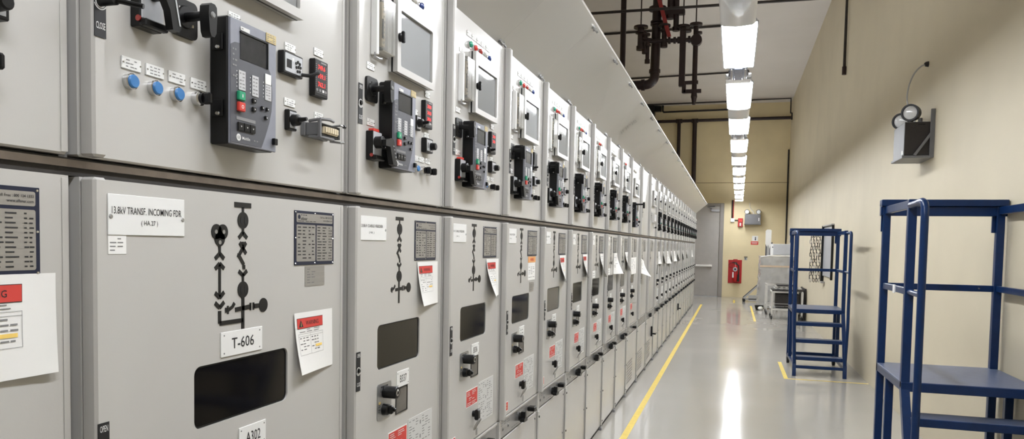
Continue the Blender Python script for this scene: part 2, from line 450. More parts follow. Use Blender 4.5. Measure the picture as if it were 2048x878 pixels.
def m_keys():
    return [('close_button', key(.0255, .0905, .019, .017, GREEN, .006, 'I')), ('open_button', key(.0255, .0705, .019, .017, RED, .006, 'O')),
            ('key', key(.066, .089, .011, .009, BLACK, .004, 'v')), ('key', key(.066, .073, .011, .009, BLACK, .004, 'v')),
            ('key', key(.092, .080, .007, .008, BLACK, .004, 'v')), ('key', key(.108, .080, .007, .008, BLACK, .004, 'v')), ('key', key(.104, .063, .007, .008, BLACK, .004, 'v')),
            ('user_key', key(.0265, .035, .017, .016, BLACK, .003, 'v')), ('user_key', key(.0445, .035, .017, .016, BLACK, .003, 'v')), ('user_key', key(.0625, .035, .017, .016, BLACK, .003, 'v')),
            ('rating_label', MB().box(.0394, .0402, .107, .139, .212, .229, YELLAB).lines(.0405, .109, .137, .213, .228, 4, INKG, 4))]
def m_meter(digits, w=.058, h=.084):
    b = MB(); b.box(0, .015, 0, w, 0, h, BLACK, .002)
    x = .0153
    b.rect(x, .004, w-.004, .012, h-.004, BLKLAB)
    b.lines(x+.0003, .004, .009, .02, h-.01, 12, INKG, 3, .6, 1); b.lines(x+.0003, w-.009, w-.005, .02, h-.012, 12, INKG, 4, .6, 1)
    b.rect(x+.0003, w*.45, w*.85, h-.0075, h-.004, INKG); b.rect(x+.0003, .006, w-.006, .009, .0098, INKG)
    for y in (.006, .019, .032, .043): b.rect(x+.0004, y, y+.008, .012, .018, INKL if y == .032 else INKG)
    return b
def m_digits(rows, w=.058, h=.084):
    b = MB()
    for k, t in enumerate(rows):
        z = h-.024-k*.019; b.text(t, .016, .013, w-.015, z+.001, z+.0115, DIGIT)
    return b
def m_small_meter():
    b = MB(); b.box(0, .017, 0, .056, 0, .044, BLACK, .002); x = .0173
    b.rect(x, .006, .050, .005, .039, FIXGREY); b.rect(x+.0003, .011, .023, .014, .030, INKG)
    return b
def m_round_knob(r=.012, d=.016):
    return MB().lathe((0, 0, 0), (1, 0, 0), [(0, r), (d, r*.92), (d+.002, r*.7)], BLACK, 16)
def m_cam_switch():
    b = MB(); b.box(0, .012, 0, .032, 0, .044, BLACK, .002); b.rect(.0123, .004, .030, .005, .040, FIXGREY); b.lines(.0126, .006, .028, .030, .039, 1, INKG, 3)
    return b
def m_cam_knob():
    return MB().lathe((0, 0, 0), (1, 0, 0), [(0, .013), (.014, .012), (.016, .008)], BLACK, 14).rod((.012, 0, 0), (.034, 0, .002), .006, BLACK, .004, 10)
def m_ctl_plate():
    b = MB(); b.prism(rrect(0, .062, 0, .064, .010), 0, .007, BLACK); x = .0073
    for y, z, w in ((.015, .046, .010), (.027, .044, .013), (.024, .034, .008), (.044, .030, .006)): b.rect(x, y, y+w, z, z+.0035, INKL)
    b.lathe((.007, .046, .022), (1, 0, 0), [(0, .004), (.003, .003)], CHROME, 10); b.lathe((.007, .031, .034), (1, 0, 0), [(0, .020), (.003, .018)], BLACK, 20)
    return b
def m_ctl_shaft(): return MB().rod((.006, 0, 0), (.048, 0, 0), .008, BLACK)
def m_ctl_grip(L=.029):
    b = MB(); p = [(-.008, -L), (-.004, -L-.008), (.004, -L-.008), (.009, -L), (.011, 0), (.010, L*.5), (.005, L*.66), (-.005, L*.66), (-.010, L*.5), (-.011, 0)]
    b.prism(p, .045, .064, BLACK); b.lathe((.064, 0, 0), (1, 0, 0), [(0, .006), (.002, .004)], INKG, 10)
    return b
def m_iso_box(dot=True):
    b = MB(); b.box(0, .020, 0, .050, 0, .076, BLACK, .002); b.box(.020, .032, 0, .050, 0, .012, BLACK, .002)
    b.box(.0198, .0225, .002, .049, .013, .074, FIXGREY, .001); 
    if dot: b.lathe((.018, -.0005, .012), (0, -1, 0), [(0, .005), (.002, .005)], DRLED, 10)
    return b
def m_iso_handle_up():
    b = MB().lathe((.022, .026, .058), (1, 0, 0), [(0, .013), (.02, .013), (.022, .010)], BLACK, 18)
    b.prism([(.018, .068), (.036, .070), (.053, .008), (.048, .0), (.034, .001), (.028, .03), (.018, .046)], .040, .054, BLACK); b.prism([(.036, .058), (.039, .058), (.051, .010), (.048, .010)], .054, .0548, FIXGREY)
    return b
def m_iso_cap(): return MB().prism(rrect(.008, .042, .074, .083, .003, 3), .004, .018, RED)
def m_iso_handle():
    b = MB().lathe((.022, .024, .046), (1, 0, 0), [(0, .016), (.02, .016), (.022, .013)], BLACK, 18)
    b.prism([(.014, .052), (.05, .060), (.062, .056), (.085, -.006), (.080, -.012), (.058, -.008), (.040, .036), (.014, .036)], .042, .056, BLACK)
    for k in range(5):
        for j in range(2): b.prism(circ(.062+.0045*k-.004*j, .040-.009*k, .0022, 8), .0558, .0566, INKG)
    return b
def m_box_base(w, h): return MB().box(0, .010, 0, w, 0, h, PAINT, .001).box(.010, .0145, 0, w, 0, h, BLACK)
def m_box_frame(w, h):
    b = MB(); holed(b, 0, w, 0, h, rrect(.022, w-.014, .019, h-.045, .006), .0155, .029, PAINT)
    b.lines(.0284, w*.12, w*.9, h-.03, h-.012, 2, INKG, 4, .7, 4)
    return b
def m_box_pane(w, h): return MB().box(.020, .022, .020, w-.012, .017, h-.043, PANE)
def m_box_back(w, h):
    b = MB().box(.0142, .0165, .018, w-.010, .015, h-.041, BOXBACK); b.lines(.0169, .05, w-.04, .03, h-.07, 9, INKG, 7, .2, 4)
    return b
def m_box_latch(): return MB().lathe((.028, 0, 0), (1, 0, 0), [(0, .012), (.008, .012), (.010, .009)], BLACK, 16).box(.034, .045, -.006, .006, -.016, .016, BLACK, .003)
def m_ttb_frame():
    b = MB(); b.box(0, .020, 0, .012, .0, .165, WHITE, .002); b.tube([(.013, .003, .006), (.013, .003, -.006), (.013, .022, -.006), (.013, .038, -.003)], .004, STEEL, 8)
    b.box(0, .006, .016, .095, .010, .160, PAINT, .001)
    return b
def m_ttb_cover(): return MB().box(.006, .028, .018, .092, .014, .158, ACRYL, .002)
def m_ttb_strip():
    b = MB(); b.box(.006, .018, .03, .05, .03, .145, CREAM, .001)
    for k in range(8): b.lathe((.018, .04, .04+k*.0135), (1, 0, 0), [(0, .004), (.002, .003)], CHROME, 8)
    b.box(.018, .021, .03, .036, .05, .10, BLACK)
    return b
def poly_line(b, pts, w, x0, x1, m):
    for (a, c) in zip(pts[:-1], pts[1:]):
        d = Vector((c[0]-a[0], c[1]-a[1])).normalized(); n = Vector((-d.y, d.x))*w/2
        b.prism([(a[0]-n.x, a[1]-n.y), (c[0]-n.x, c[1]-n.y), (c[0]+n.x, c[1]+n.y), (a[0]+n.x, a[1]+n.y)], x0, x1, m)
def m_mimic(branch=False):
    b = MB(); x0, x1 = 0, .0012; K = BLACKM
    def ln(*p, w=.0066): poly_line(b, p, w, x0, x1, K)
    b.prism([(-.026, 1.461), (.026, 1.461), (.026, 1.471), (-.026, 1.471)], x0, x1, K)
    ln((0, 1.462), (0, 1.45)); b.prism(circ(0, 1.436, .0165), x0, x1+.0004, K); ln((0, 1.421), (0, 1.410))
    for s in (1, -1): ln((0, 1.412), (s*.013, 1.401), w=.008)
    for s in (1, -1): ln((s*-.010, 1.370), (s*.010, 1.392), w=.008)
    ln((0, 1.394), (0, 1.386)); ln((-.017, 1.368), (-.012, 1.366), (.003, 1.348), (.003, 1.339), w=.008)
    for s in (1, -1): ln((0, 1.327), (s*.013, 1.336), w=.008)
    ln((0, 1.33), (0, 1.312)); b.prism(circ(0, 1.299, .0165), x0, x1+.0004, K); ln((0, 1.285), (0, 1.221), w=.009)
    ln((-.024, 1.2605), (.024, 1.2635), w=.009); ln((.0245, 1.256), (.0245, 1.271), w=.005); ln((.034, 1.256), (.034, 1.271), w=.005)
    ln((.034, 1.2635), (.054, 1.2635), w=.009); b.prism(circ(.067, 1.2635, .0145), x0, x1+.0004, K)
    ln((-.026, 1.274), (-.032, 1.267), (-.044, 1.262), w=.007); ln((-.046, 1.254), (-.046, 1.270), w=.005); ln((-.052, 1.257), (-.052, 1.267), w=.004)
    for cy, cz in ((0, 1.436), (0, 1.299)):
        for s in (-1, 1): b.prism(circ(cy+s*.006, cz, .008, 12, .0022), x1+.0004, x1+.0007, BLKLAB)
    if branch:
        o = -.07
        for cy, cz in ((-.009, 1.412), (.009, 1.412), (0, 1.399)): b.prism(circ(o+cy, cz, .0145), x0, x1+.0004, K)
        for cy, cz in ((-.011, 1.412), (.011, 1.412), (0, 1.392)): b.prism(circ(o+cy, cz, .004), x1+.0004, x1+.0008, STEEL)
        ln((o, 1.388), (o, 1.372))
        for z, s in ((1.371, -1), (1.352, -1), (1.287, 1), (1.268, 1)):
            for q in (1, -1): ln((o, z), (o+q*.013, z+s*.010), w=.008)
        ln((o, 1.35), (o, 1.29)); ln((o, 1.262), (o, 1.238), (0, 1.238), w=.0085)
    return b
def m_nameplate():
    b = MB(); w, h = .168, .122
    b.box(0, .002, 0, w, 0, h, NAVY, .0005); x = .0022
    for (y0, y1, z0, z1) in ((.007, w-.007, .096, h-.006), (.007, .085, .008, .091), (.090, w-.007, .008, .091)): b.prism(rrect(y0, y1, z0, z1, .003, 3), .002, .0024, SILVER)
    x = .0028
    b.lathe((.0024, .017, .108), (1, 0, 0), [(0, .005), (.0003, .005)], NAVY, 16); b.lines(x, .024, .05, .110, .115, 1, INK, 3, .6, 3); b.text('alfanar', x, .024, .05, .1015, .108, INK)
    b.text('Toll Free : 800 124 1333', x, .104, .158, .1075, .1115, INK); b.text('www.alfanar.com', x, .118, .158, .1005, .1045, INK); b.lines(x, .012, .09, .097, .1005, 1, INK, 2, .8, 5)
    b.lines(x, .011, .05, .012, .089, 10, INK, 11, .5, 2); b.lines(x, .055, .083, .012, .089, 10, INK, 12, .4, 2)
    b.lines(x, .093, .137, .010, .089, 12, INK, 13, .55, 2); b.lines(x, .143, .159, .010, .089, 12, INK, 14, .5, 2)
    for y in (.004, w/2, w-.004):
        for z in (.004, h-.004): b.lathe((.002, y, z), (1, 0, 0), [(0, .0022), (.001, .0016)], CHROME, 8)
    for y in (.004, w-.004): b.lathe((.002, y, h/2), (1, 0, 0), [(0, .0022), (.001, .0016)], CHROME, 8)
    return b
def m_infotag():
    b = MB(); b.box(0, .001, 0, .084, 0, .046, SILVER); b.lines(.0013, .008, .045, .005, .042, 6, INKG, 9, .5, 2); return b
def m_mech_plate(): 
    b = MB(); b.prism(rrect(0, .088, 0, .102, .008), 0, .002, STEEL); b.rect(.0023, .02, .065, .090, .094, INK)
    for z in (.022, .036): b.lines(.0023, .006, .02, z, z+.010, 2, INK, int(z*1000), .7, 1)
    b.box(.002, .0026, .008, .02, .045, .052, YELLAB)
    return b
def m_cylinder(): 
    b = MB().lathe((0, 0, 0), (1, 0, 0), [(0, .0175), (.038, .0175), (.041, .015)], BLACK, 22)
    b.lathe((.041, 0, 0), (1, 0, 0), [(0, .009), (.001, .008)], CHROME, 14); b.lathe((.042, 0, 0), (1, 0, 0), [(0, .005), (.001, .004)], BLACK, 10); return b
def m_mech_knob(): return MB().lathe((0, 0, 0), (1, 0, 0), [(0, .017), (.014, .016), (.017, .012)], BLACK, 18).box(.012, .028, -.006, .008, -.012, .012, BLACK, .003).box(.02, .034, .002, .012, -.006, .004, BLACK, .002)
def m_port(): 
    b = MB(); b.box(-.001, .001, 0, .074, 0, .070, WINGREY)
    for (y0, y1, z0, z1) in ((-.003, 0, -.003, .073), (.074, .077, -.003, .073), (0, .074, -.003, 0), (0, .074, .07, .073)): b.box(0, .0025, y0, y1, z0, z1, BLACK)
    return b
def m_redlabel():
    b = MB(); b.box(0, .001, 0, .128, 0, .064, WHITE); b.rect(.0013, .003, .125, .003, .061, REDP); b.lines(.0016, .01, .118, .040, .058, 3, INKL, 21, .7, 2); b.lines(.0016, .03, .10, .022, .036, 2, INKL, 22, .4, 2); b.lines(.0016, .01, .118, .005, .018, 2, INKL, 23, .7, 2); return b
def m_instr():
    b = MB(); b.box(0, .001, 0, .185, 0, .162, mat('instruction_sheet', (206, 206, 204), .55, var=.02)); b.lines(.0013, .006, .08, .006, .156, 18, INKG, 31, .35, 3); b.lines(.0013, .105, .178, .006, .156, 18, INKG, 32, .3, 3)
    for z in (.13, .085, .04): b.rect(.0014, .086, .094, z, z+.012, INKG)
    return b
def m_lock(): return MB().lathe((0, 0, 0), (1, 0, 0), [(0, .012), (.012, .012)], BLACK, 14).box(.010, .026, -.015, .015, -.022, .018, BLACK, .004)
def m_smallsticker():
    b = MB(); b.box(0, .001, 0, .052, 0, .042, WHITE); b.rect(.0013, .003, .049, .003, .039, REDP); b.lines(.0016, .008, .044, .008, .034, 2, YELLAB, 6, .6, 2); return b
def m_band(W):
    b = MB(); b.box(-.012, -.001, .045, W-.006, .563, .638, STEEL, .001); b.box(-.012, .003, .03, W-.002, .638, .648, PAINT, .001); b.box(-.012, .006, RY0, .043, .56, .645, PAINT, .002)
    x = -.0005
    for y in (.09, .17):
        b.lathe((-.001, y, .598), (1, 0, 0), [(0, .008), (.002, .007)], INKG, 12); b.lathe((.001, y, .598), (1, 0, 0), [(0, .004), (.001, .003)], BLACK, 8)
    b.lines(x, .06, .2, .612, .632, 2, INKG, 3, .6, 3); b.lines(x, .22, .33, .570, .580, 1, INKG, 5, .6, 3)
    return b
def m_band_knob(): return MB().lathe((0, 0, 0), (1, 0, 0), [(0, .020), (.012, .019)], BLACK, 16).prism([(-.03, -.018), (.026, -.022), (.03, -.010), (.006, .0), (.004, .026), (-.014, .026), (-.018, 0), (-.032, -.006)], .011, .032, BLACK)
def m_band_block(): return MB().box(0, .036, -.022, .022, -.011, .011, BLACK, .004)
def m_handle_lever(): return MB().box(0, .02, -.02, .02, -.06, .06, BLACK, .004).rod((.02, 0, -.03), (.05, 0, -.03), .010, BLACK).box(.045, .06, -.012, .1, -.042, -.022, BLACK, .006)
def m_connector():
    b = MB(); b.box(0, .012, 0, .1, 0, .032, EBOX, .002)
    for (y0, y1, z0, z1) in ((.004, .014, .002, .030), (.086, .096, .002, .030), (.014, .086, .002, .006), (.014, .086, .026, .030)): b.box(.012, .045, y0, y1, z0, z1, EBOX if y0 < .01 else BLACK, .001)
    return b
def m_conn_insert():
    b = MB(); b.box(.012, .040, .016, .084, .006, .026, BLACK, .001); b.box(.038, .046, .022, .084, .0075, .0245, CREAM, .001)
    for k in range(6):
        for z in (.0115, .0175): b.box(.046, .050, .025+k*.0098, .032+k*.0098, z-.001, z+.005, CREAM, .0005)
    return b
def m_conn_lever(s):
    b = MB()
    if s == 0: b.tube([(.02, .004, .033), (.05, .002, .036), (.056, .03, .038), (.054, .05, .037)], .0035, EBOX, 8).tube([(.02, .004, -.001), (.05, .002, -.004), (.056, .03, -.005), (.054, .05, -.004)], .0035, EBOX, 8).box(.044, .052, -.002, .004, -.004, .036, EBOX, .001)
    else: b.tube([(.02, .094, .033), (.045, .098, .036), (.05, .106, .034)], .0028, STEEL, 8).tube([(.02, .094, -.001), (.045, .098, -.004), (.05, .106, -.003)], .0028, STEEL, 8).lathe((.05, .102, .034), (0, 1, 0), [(0, .004), (.008, .004)], BLACK, 8)
    return b
def m_powermeter():
    b = MB(); b.box(0, .015, 0, .075, 0, .047, BLACK, .002); b.prism(rrect(.006, .071, .005, .043, .002, 2), .015, .0156, FIXGREY); x = .0159
    b.rect(x, .011, .030, .013, .031, SCREEN); b.rect(x, .032, .039, .030, .037, INKL)
    for y, z in ((.046, .028), (.053, .032), (.060, .029), (.048, .020), (.056, .022), (.063, .022), (.052, .012), (.060, .013)): b.lathe((.0155, y, z), (1, 0, 0), [(0, .0034), (.002, .003)], BLACK, 10)
    return b
def m_pm_cord(): return MB().tube(smooth([(.016, .066, .008), (.03, .076, .008), (.04, .085, .013), (.042, .092, .017), (.038, .099, .017)]), .004, RUBBER, 8)
def m_biglabel(w, h, rows):
    b = MB(); b.box(0, .0022, 0, w, 0, h, WHITE, .0005)
    for t, y0, y1, z0, z1 in rows: b.text(t, .0026, y0*w, y1*w, z0*h, z1*h, INK)
    for y in (.03, .97): b.lathe((.0022, y*w, h*.45), (1, 0, 0), [(0, .004), (.0015, .003)], STEEL, 8)
    return b
def m_taglabel(w, h, t):
    b = MB(); b.box(0, .0022, 0, w, 0, h, WHITE, .0005)
    if t: b.text(t, .0026, w*.24, w*.78, h*.27, h*.72, INK)
    else: b.lines(.0026, w*.2, w*.8, h*.2, h*.8, 2, INKG, 4, .6, 2)
    for y in (.07, .93):
        for z in (.14, .86): b.lathe((.0022, y*w, z*h), (1, 0, 0), [(0, .0018), (.001, .001)], INKG, 6)
    return b
def m_qc():
    b = MB(); b.box(0, .0008, 0, .036, 0, .03, PAPER); b.lines(.0011, .003, .033, .003, .027, 4, INKG, 2, .4, 2); return b
def put(name, key, fn, parent, x=0, y=0, z=0, label=None):
    return link(name, cached((name, key), fn, name), parent, (x, y, z), 0, label)
def small_plate(root, y, z, w=.038, h=.018, seed=1): put('label_plate', ('sp', round(w, 3), seed), lambda: m_plate(w, h, seed), root, 0, y-w/2, z)
LEDS = {'g': ('green', GLED), 'r': ('red', RLED), 'd': ('dark red', DRLED), 'c': ('clear', CLED), 'b': ('blue', BLED)}
def add_relay(root, y, z):
    r = put('protection_relay', 'body', m_relay_body, root, 0, y, z)
    r.scale = (1.17, 1, 1)
    put('faceplate', 'face', m_relay_face, r); put('screen', 'scr', m_relay_screen, r)
    for k, (n, mb) in enumerate(KEYS):
        key_ = ('relaykey', k)
        if key_ not in MESH: MESH[key_] = mb.mesh(n)
        link(n, MESH[key_], r)
KEYS = m_keys()
def add_control_switch(root, y, z, long=1.):
    c = put('control_switch', 'plate', m_ctl_plate, root, 0, y, z)
    if long == 1.: put('shaft', 'sh', m_ctl_shaft, c, 0, .031, .034); put('pistol_grip', 'gr', m_ctl_grip, c, 0, .031, .034)
    else:
        put('shaft', 'shl', lambda: MB().rod((.006, 0, 0), (.11, 0, 0), .008, BLACK), c, 0, .031, .034); put('pistol_grip', 'gr', m_ctl_grip, c, .06, .031, .034)
def add_isolator(root, y, z, cap=True):
    c = put('isolating_switch', ('box', cap is not None), lambda: m_iso_box(cap is not None), root, 0, y, z)
    if cap: put('red_cap', 'cap', m_iso_cap, c)
    if cap is not False: put('handle', 'hd', m_iso_handle, c, 0, -.008, 0)
    else: put('handle', 'hu', m_iso_handle_up, c)
def add_window_box(root, y, z, w=.262, h=.218):
    c = put('window_box', ('base', w, h), lambda: m_box_base(w, h), root, 0, y, z)
    put('box_frame', ('fr', w, h), lambda: m_box_frame(w, h), c); put('dial_sheet', ('bk', w, h), lambda: m_box_back(w, h), c); put('pane', ('pn', w, h), lambda: m_box_pane(w, h), c)
    put('latch', 'lt', m_box_latch, c, 0, .014, h*.44)
def add_test_block(root, y, z):
    c = put('test_terminal_block', 'fr', m_ttb_frame, root, 0, y, z); put('terminal_strip', 'st', m_ttb_strip, c); put('clear_cover', 'cv', m_ttb_cover, c)
def cubicle(Y, W, label, spec):
    root = tag(empty('switchgear_cubicle', (-FX, Y, 0)), label, 'switchgear cubicle', 'switchgear cubicles in the long row')
    put('frame', W, lambda: m_frame(W), root); put('upper_door', W, lambda: m_updoor(W), root)
    o = spec.get('off', 0.)
    S = put('latch_sticker', 's', lambda: m_sticker(.021, .10), root, RX, .020, 1.692)
    if spec.get('key'): put('latch_key', 'k', m_latchkey, S, .002, .010, .052)
    put('latch_sticker', 's', lambda: m_sticker(.021, .10), root, RX, .020, 1.018)
    leds = spec.get('leds', 'grdcb')
    for k, ch in enumerate(leds):
        y = .236+o+.0525*k
        if ch != '-':
            small_plate(root, y, 2.136, .044, .018, k); put('indicator_lamp', ch, lambda ch=ch: m_led(LEDS[ch][1]), root, 0, y, 2.108, LEDS[ch][0]+' indicator lamp')
    kind = spec.get('kind', 'feeder')
    if kind == 'feeder':
        if spec.get('ttb', True): small_plate(root, .162, 2.062, .042, .015, 3); add_test_block(root, .136, 1.89)
        add_window_box(root, .240, 1.868)
        small_plate(root, .135, 1.85, .040, .018, 4); small_plate(root, .138, 1.704, .040, .018, 5)
        add_control_switch(root, .106, 1.766); add_isolator(root, .114, 1.613, spec.get('cap'))
        add_relay(root, .187, 1.598)
        small_plate(root, .514, 1.849, .036, .018, 6); m = put('digital_meter', 'm', lambda: m_meter(None), root, 0, .470, 1.751)
        dg = spec.get('digits')
        if dg: put('red_digits', tuple(dg), lambda: m_digits(dg), m, label='glowing red digits')
        small_plate(root, .424, 1.782, .034, .016, 7); c = put('cam_switch', 'c', m_cam_switch, root, 0, .412, 1.735); put('knob', 'ck', m_cam_knob, c, .012, .016, .022)
        small_plate(root, .512, 1.725, .036, .016, 8); q = put('selector_meter', 'q', m_small_meter, root, 0, .474+spec.get('qo', 0), 1.677); put('knob', 'qk', lambda: m_round_knob(.012), q, .017, .038, .020)
        for y in (.430, .472, .520): small_plate(root, y+.004, 1.645, .034, .016, int(y*100))
        put('push_button', 'b', lambda: m_button(BLUEB, .0095), root, 0, .432, 1.622, 'small blue push button'); put('selector_knob', 's', m_selector, root, 0, .474, 1.62); put('selector_knob', 's', m_selector, root, 0, .522, 1.62)
    elif kind == 'incomer':
        add_window_box(root, .31, 1.872); add_test_block(root, .206, 1.89)
        add_isolator(root, .117, 1.734, False); add_control_switch(root, .204, 1.748); add_relay(root, .305, 1.573)
        for k, (y, ly) in enumerate(((.113, .118), (.165, .169), (.216, .22), (.268, .274))):
            small_plate(root, ly, 1.665, .040, .019, 20+k)
            if k < 3: put('push_button', 'B', lambda: m_button(BLUEB, .0115), root, 0, y, 1.646, 'blue push button')
            else: put('selector_knob', 's', m_selector, root, 0, y, 1.648)
        small_plate(root, .375, 1.815, .034, .016, 3); small_plate(root, .563, 1.804, .040, .017, 30); small_plate(root, .678, 1.822, .038, .017, 31); small_plate(root, .562, 1.687, .040, .017, 32); small_plate(root, .680, 1.678, .036, .016, 33)
        pm = put('power_meter', 'p', m_powermeter, root, 0, .518, 1.751); put('cord', 'c', m_pm_cord, pm)
        m = put('digital_meter', 'm', lambda: m_meter(None), root, 0, .640, 1.726); put('red_digits', 'd', lambda: m_digits(['749.6', '759.1', '762.1']), m, label='glowing red digits')
        c = put('cam_switch', 'c', m_cam_switch, root, 0, .543, 1.635); put('knob', 'ck', m_cam_knob, c, .012, .016, .022)
        c = put('connector_socket', 'cn', m_connector, root, 0, .606, 1.631); put('pin_insert', 'in', m_conn_insert, c); put('locking_lever', 0, lambda: m_conn_lever(0), c); put('locking_lever', 1, lambda: m_conn_lever(1), c)
    elif kind == 'coupler':
        add_window_box(root, .22, 1.868, .30, .17); add_relay(root, .19, 1.577); add_control_switch(root, .15, 1.755, 2.)
        for y in (.30, .55): put('cam_switch', 'c', m_cam_switch, root, 0, y, 1.63)
        put('selector_knob', 's', m_selector, root, 0, .60, 1.64); put('selector_knob', 's', m_selector, root, 0, .42, 1.64)
    elif kind == 'metering':
        add_window_box(root, .35, 1.868, .30, .18); put('meter_box', 'mb', lambda: MB().box(0, .03, 0, .25, 0, .12, PAINT, .003).rect(.0305, .02, .23, .02, .10, FIXGREY), root, 0, .38, 1.675)
        put('selector_knob', 's', m_selector, root, 0, .62, 1.625)
    # ---- breaker compartment
    win = spec.get('win', (.192, .480, 1.043, 1.168))
    put('breaker_door', (W, win), lambda: m_brdoor(W, win), root)
    if win:
        g = spec.get('glass', WINGLASS); put('viewing_window', (win, g.name), lambda: m_window(win, g), root)
    if spec.get('label', 'scribble'):
        t = spec.get('label', 'scribble')
        rows = t if t != 'scribble' else [('13.8kV CABLE FEEDER', .10, .86, .54, .66), ('( HA. )', .38, .56, .26, .37)]
        put('name_label', str(t), lambda: m_biglabel(.168, .064, rows), root, 0, .069, 1.402)
    if spec.get('qc'): put('inspection_sticker', 'qc', m_qc, root, 0, .070, 1.372)
    put('mimic_diagram', kind == 'incomer', lambda: m_mimic(kind == 'incomer'), root, 0, .403 if kind == 'incomer' else .326+spec.get('mo', 0), 0)
    if spec.get('plate', True): put('rating_plate', 'np', m_nameplate, root, 0, spec.get('py', .432), 1.343)
    if spec.get('itag'): put('information_tag', 'it', m_infotag, root, 0, spec['itag'][0], spec['itag'][1])
    if 'tag1' in spec: t, y, z, w, h = spec['tag1']; put('circuit_label', (t, w), lambda: m_taglabel(w, h, t), root, 0, y, z)
    if 'tag2' in spec: t, y, z, w, h = spec['tag2']; put('circuit_label', (t, w), lambda: m_taglabel(w, h, t), root, 0, y, z)
    if spec.get('mech', True):
        c = put('mechanism_plate', 'mp', m_mech_plate, root, 0, .192+o, .901); put('push_cylinder', 'cy', m_cylinder, c, .002, .043, .076); put('knob', 'kn', m_mech_knob, c, .002, .040, .027)
        put('inspection_port', 'po', m_port, root, 0, .314+o, .898)
    if spec.get('red', True): put('danger_label', 'rl', m_redlabel, root, 0, .264+o, .787)
    if spec.get('instr', True): put('instruction_label', 'ins', m_instr, root, 0, .402+o, .698)
    if spec.get('lock', True): put('key_lock', 'kl', m_lock, root, 0, .345+o, .752)
    if spec.get('stk', True): put('small_sticker', 'ss', m_smallsticker, root, 0, .105, .668)
    # ---- lower
    put('mechanism_band', W, lambda: m_band(W), root)
    if spec.get('bk', True): put('band_knob', 'bk', m_band_knob, root, 0, .350, .598)
    if spec.get('bb', True): put('band_block', 'bb', m_band_block, root, 0, .505, .605)
    put('cable_door', (W, spec.get('vent', False)), lambda: m_cable(W, spec.get('vent', False)), root)
    if spec.get('lever'): put('door_handle', 'lv', m_handle_lever, root, 0, spec['lever'][0], spec['lever'][1])
    return root
# ------------------------------------------------------------------ loose papers and keys
def m_notice(w, h, lift, shear, seed, legible=True, header=True, corner='l'):
    b = MB(); N = 10
    b.rect(0, 0, w, 0, h, PAPER, N, N); x = .0007
    if header:
        rz1 = h*.90; rz0 = h*.74
        b.rect(x, w*.05, w*.72, rz0-.001, rz1+.001, INK, 8, 2); b.rect(x+.0003, w*.055, w*.715, rz0, rz1, REDP, 8, 2)
        if legible:
            b.text('WARNING', x+.0006, w*.27, w*.60, rz0+h*.045, rz0+h*.115, INK)
            b.add([(x+.0006, w*.085, rz0+h*.02), (x+.0006, w*.20, rz0+h*.02), (x+.0006, w*.143, rz1-h*.02)], [(0, 1, 2)], INK)
            b.add([(x+.0008, w*.138, rz0+h*.035), (x+.0008, w*.150, rz0+h*.035), (x+.0008, w*.147, rz1-h*.055)], [(0, 1, 2)], YHI)
        b.lines(x, w*.10, w*.66, h*.66, h*.73, 2, INKG, seed, .5, 3)
        for z in (.645, .605, .30): b.rect(x, w*.06, w*.72, h*z, h*(z+.004), INKG, 8, 1)
        for y in (.06, .37, .715): b.rect(x, w*y, w*(y+.004), h*.30, h*.645, INKG, 1, 8)
        b.lines(x, w*.09, w*.34, h*.32, h*.60, 6, INKG, seed+1, .3, 3); b.lines(x, w*.40, w*.70, h*.34, h*.60, 5, INKG, seed+2, .3, 4)
        b.rect(x+.0002, w*.50, w*.68, h*.40, h*.44, YHI, 4, 1)
    else: b.lines(x, w*.12, w*.85, h*.3, h*.9, 8, INKG, seed, .25, 3)
    def f(v):
        X, y, z = v; d = (1-z/h); s = (1-y/w) if corner == 'l' else y/w
        return (X+.0016+lift*d**1.6*(.06+.94*max(0, s))**1.3, y+shear*d*h, z)
    return b.warp(f)
def notice(Y, y, ztop, w, h, lift, shear, label, seed, legible=True, header=True, corner='l', rot=0.):
    me = m_notice(w, h, lift, shear, seed, legible, header, corner).mesh('warning_notice')
    o = link('warning_notice', me, None, (-FX+.0005, Y+y, ztop-h)); o.rotation_euler = (rot, 0, 0)
    return tag(o, label, 'notice', 'paper notices taped to the cubicles')
def key_ring(Y, y, z, label):
    b = MB(); n = 20
    for dx, rr, dy, tz in ((0, .020, 0, 1.1), (.004, .017, .006, 1.0)):
        b.tube([(dx+.01*math.sin(t), dy+rr*.75*math.cos(t), -rr*tz+rr*tz*math.sin(t)) for t in [2*PI*k/n for k in range(n+1)]], .0022, STEEL, 6)
    root = tag(empty('key_ring', (-FX+.018, Y+y, z)), label, 'key ring', 'key rings hanging from the breaker locks')
    part('ring', b, root)
    for s in (-1, 1):
        k = MB(); k.prism([(-.003+s*.006, -.036), (.003+s*.006, -.036), (.004+s*.007, -.058), (s*.007, -.062), (-.002+s*.006, -.056)], -.001, .001, STEEL); part('key', k, root)
    return root
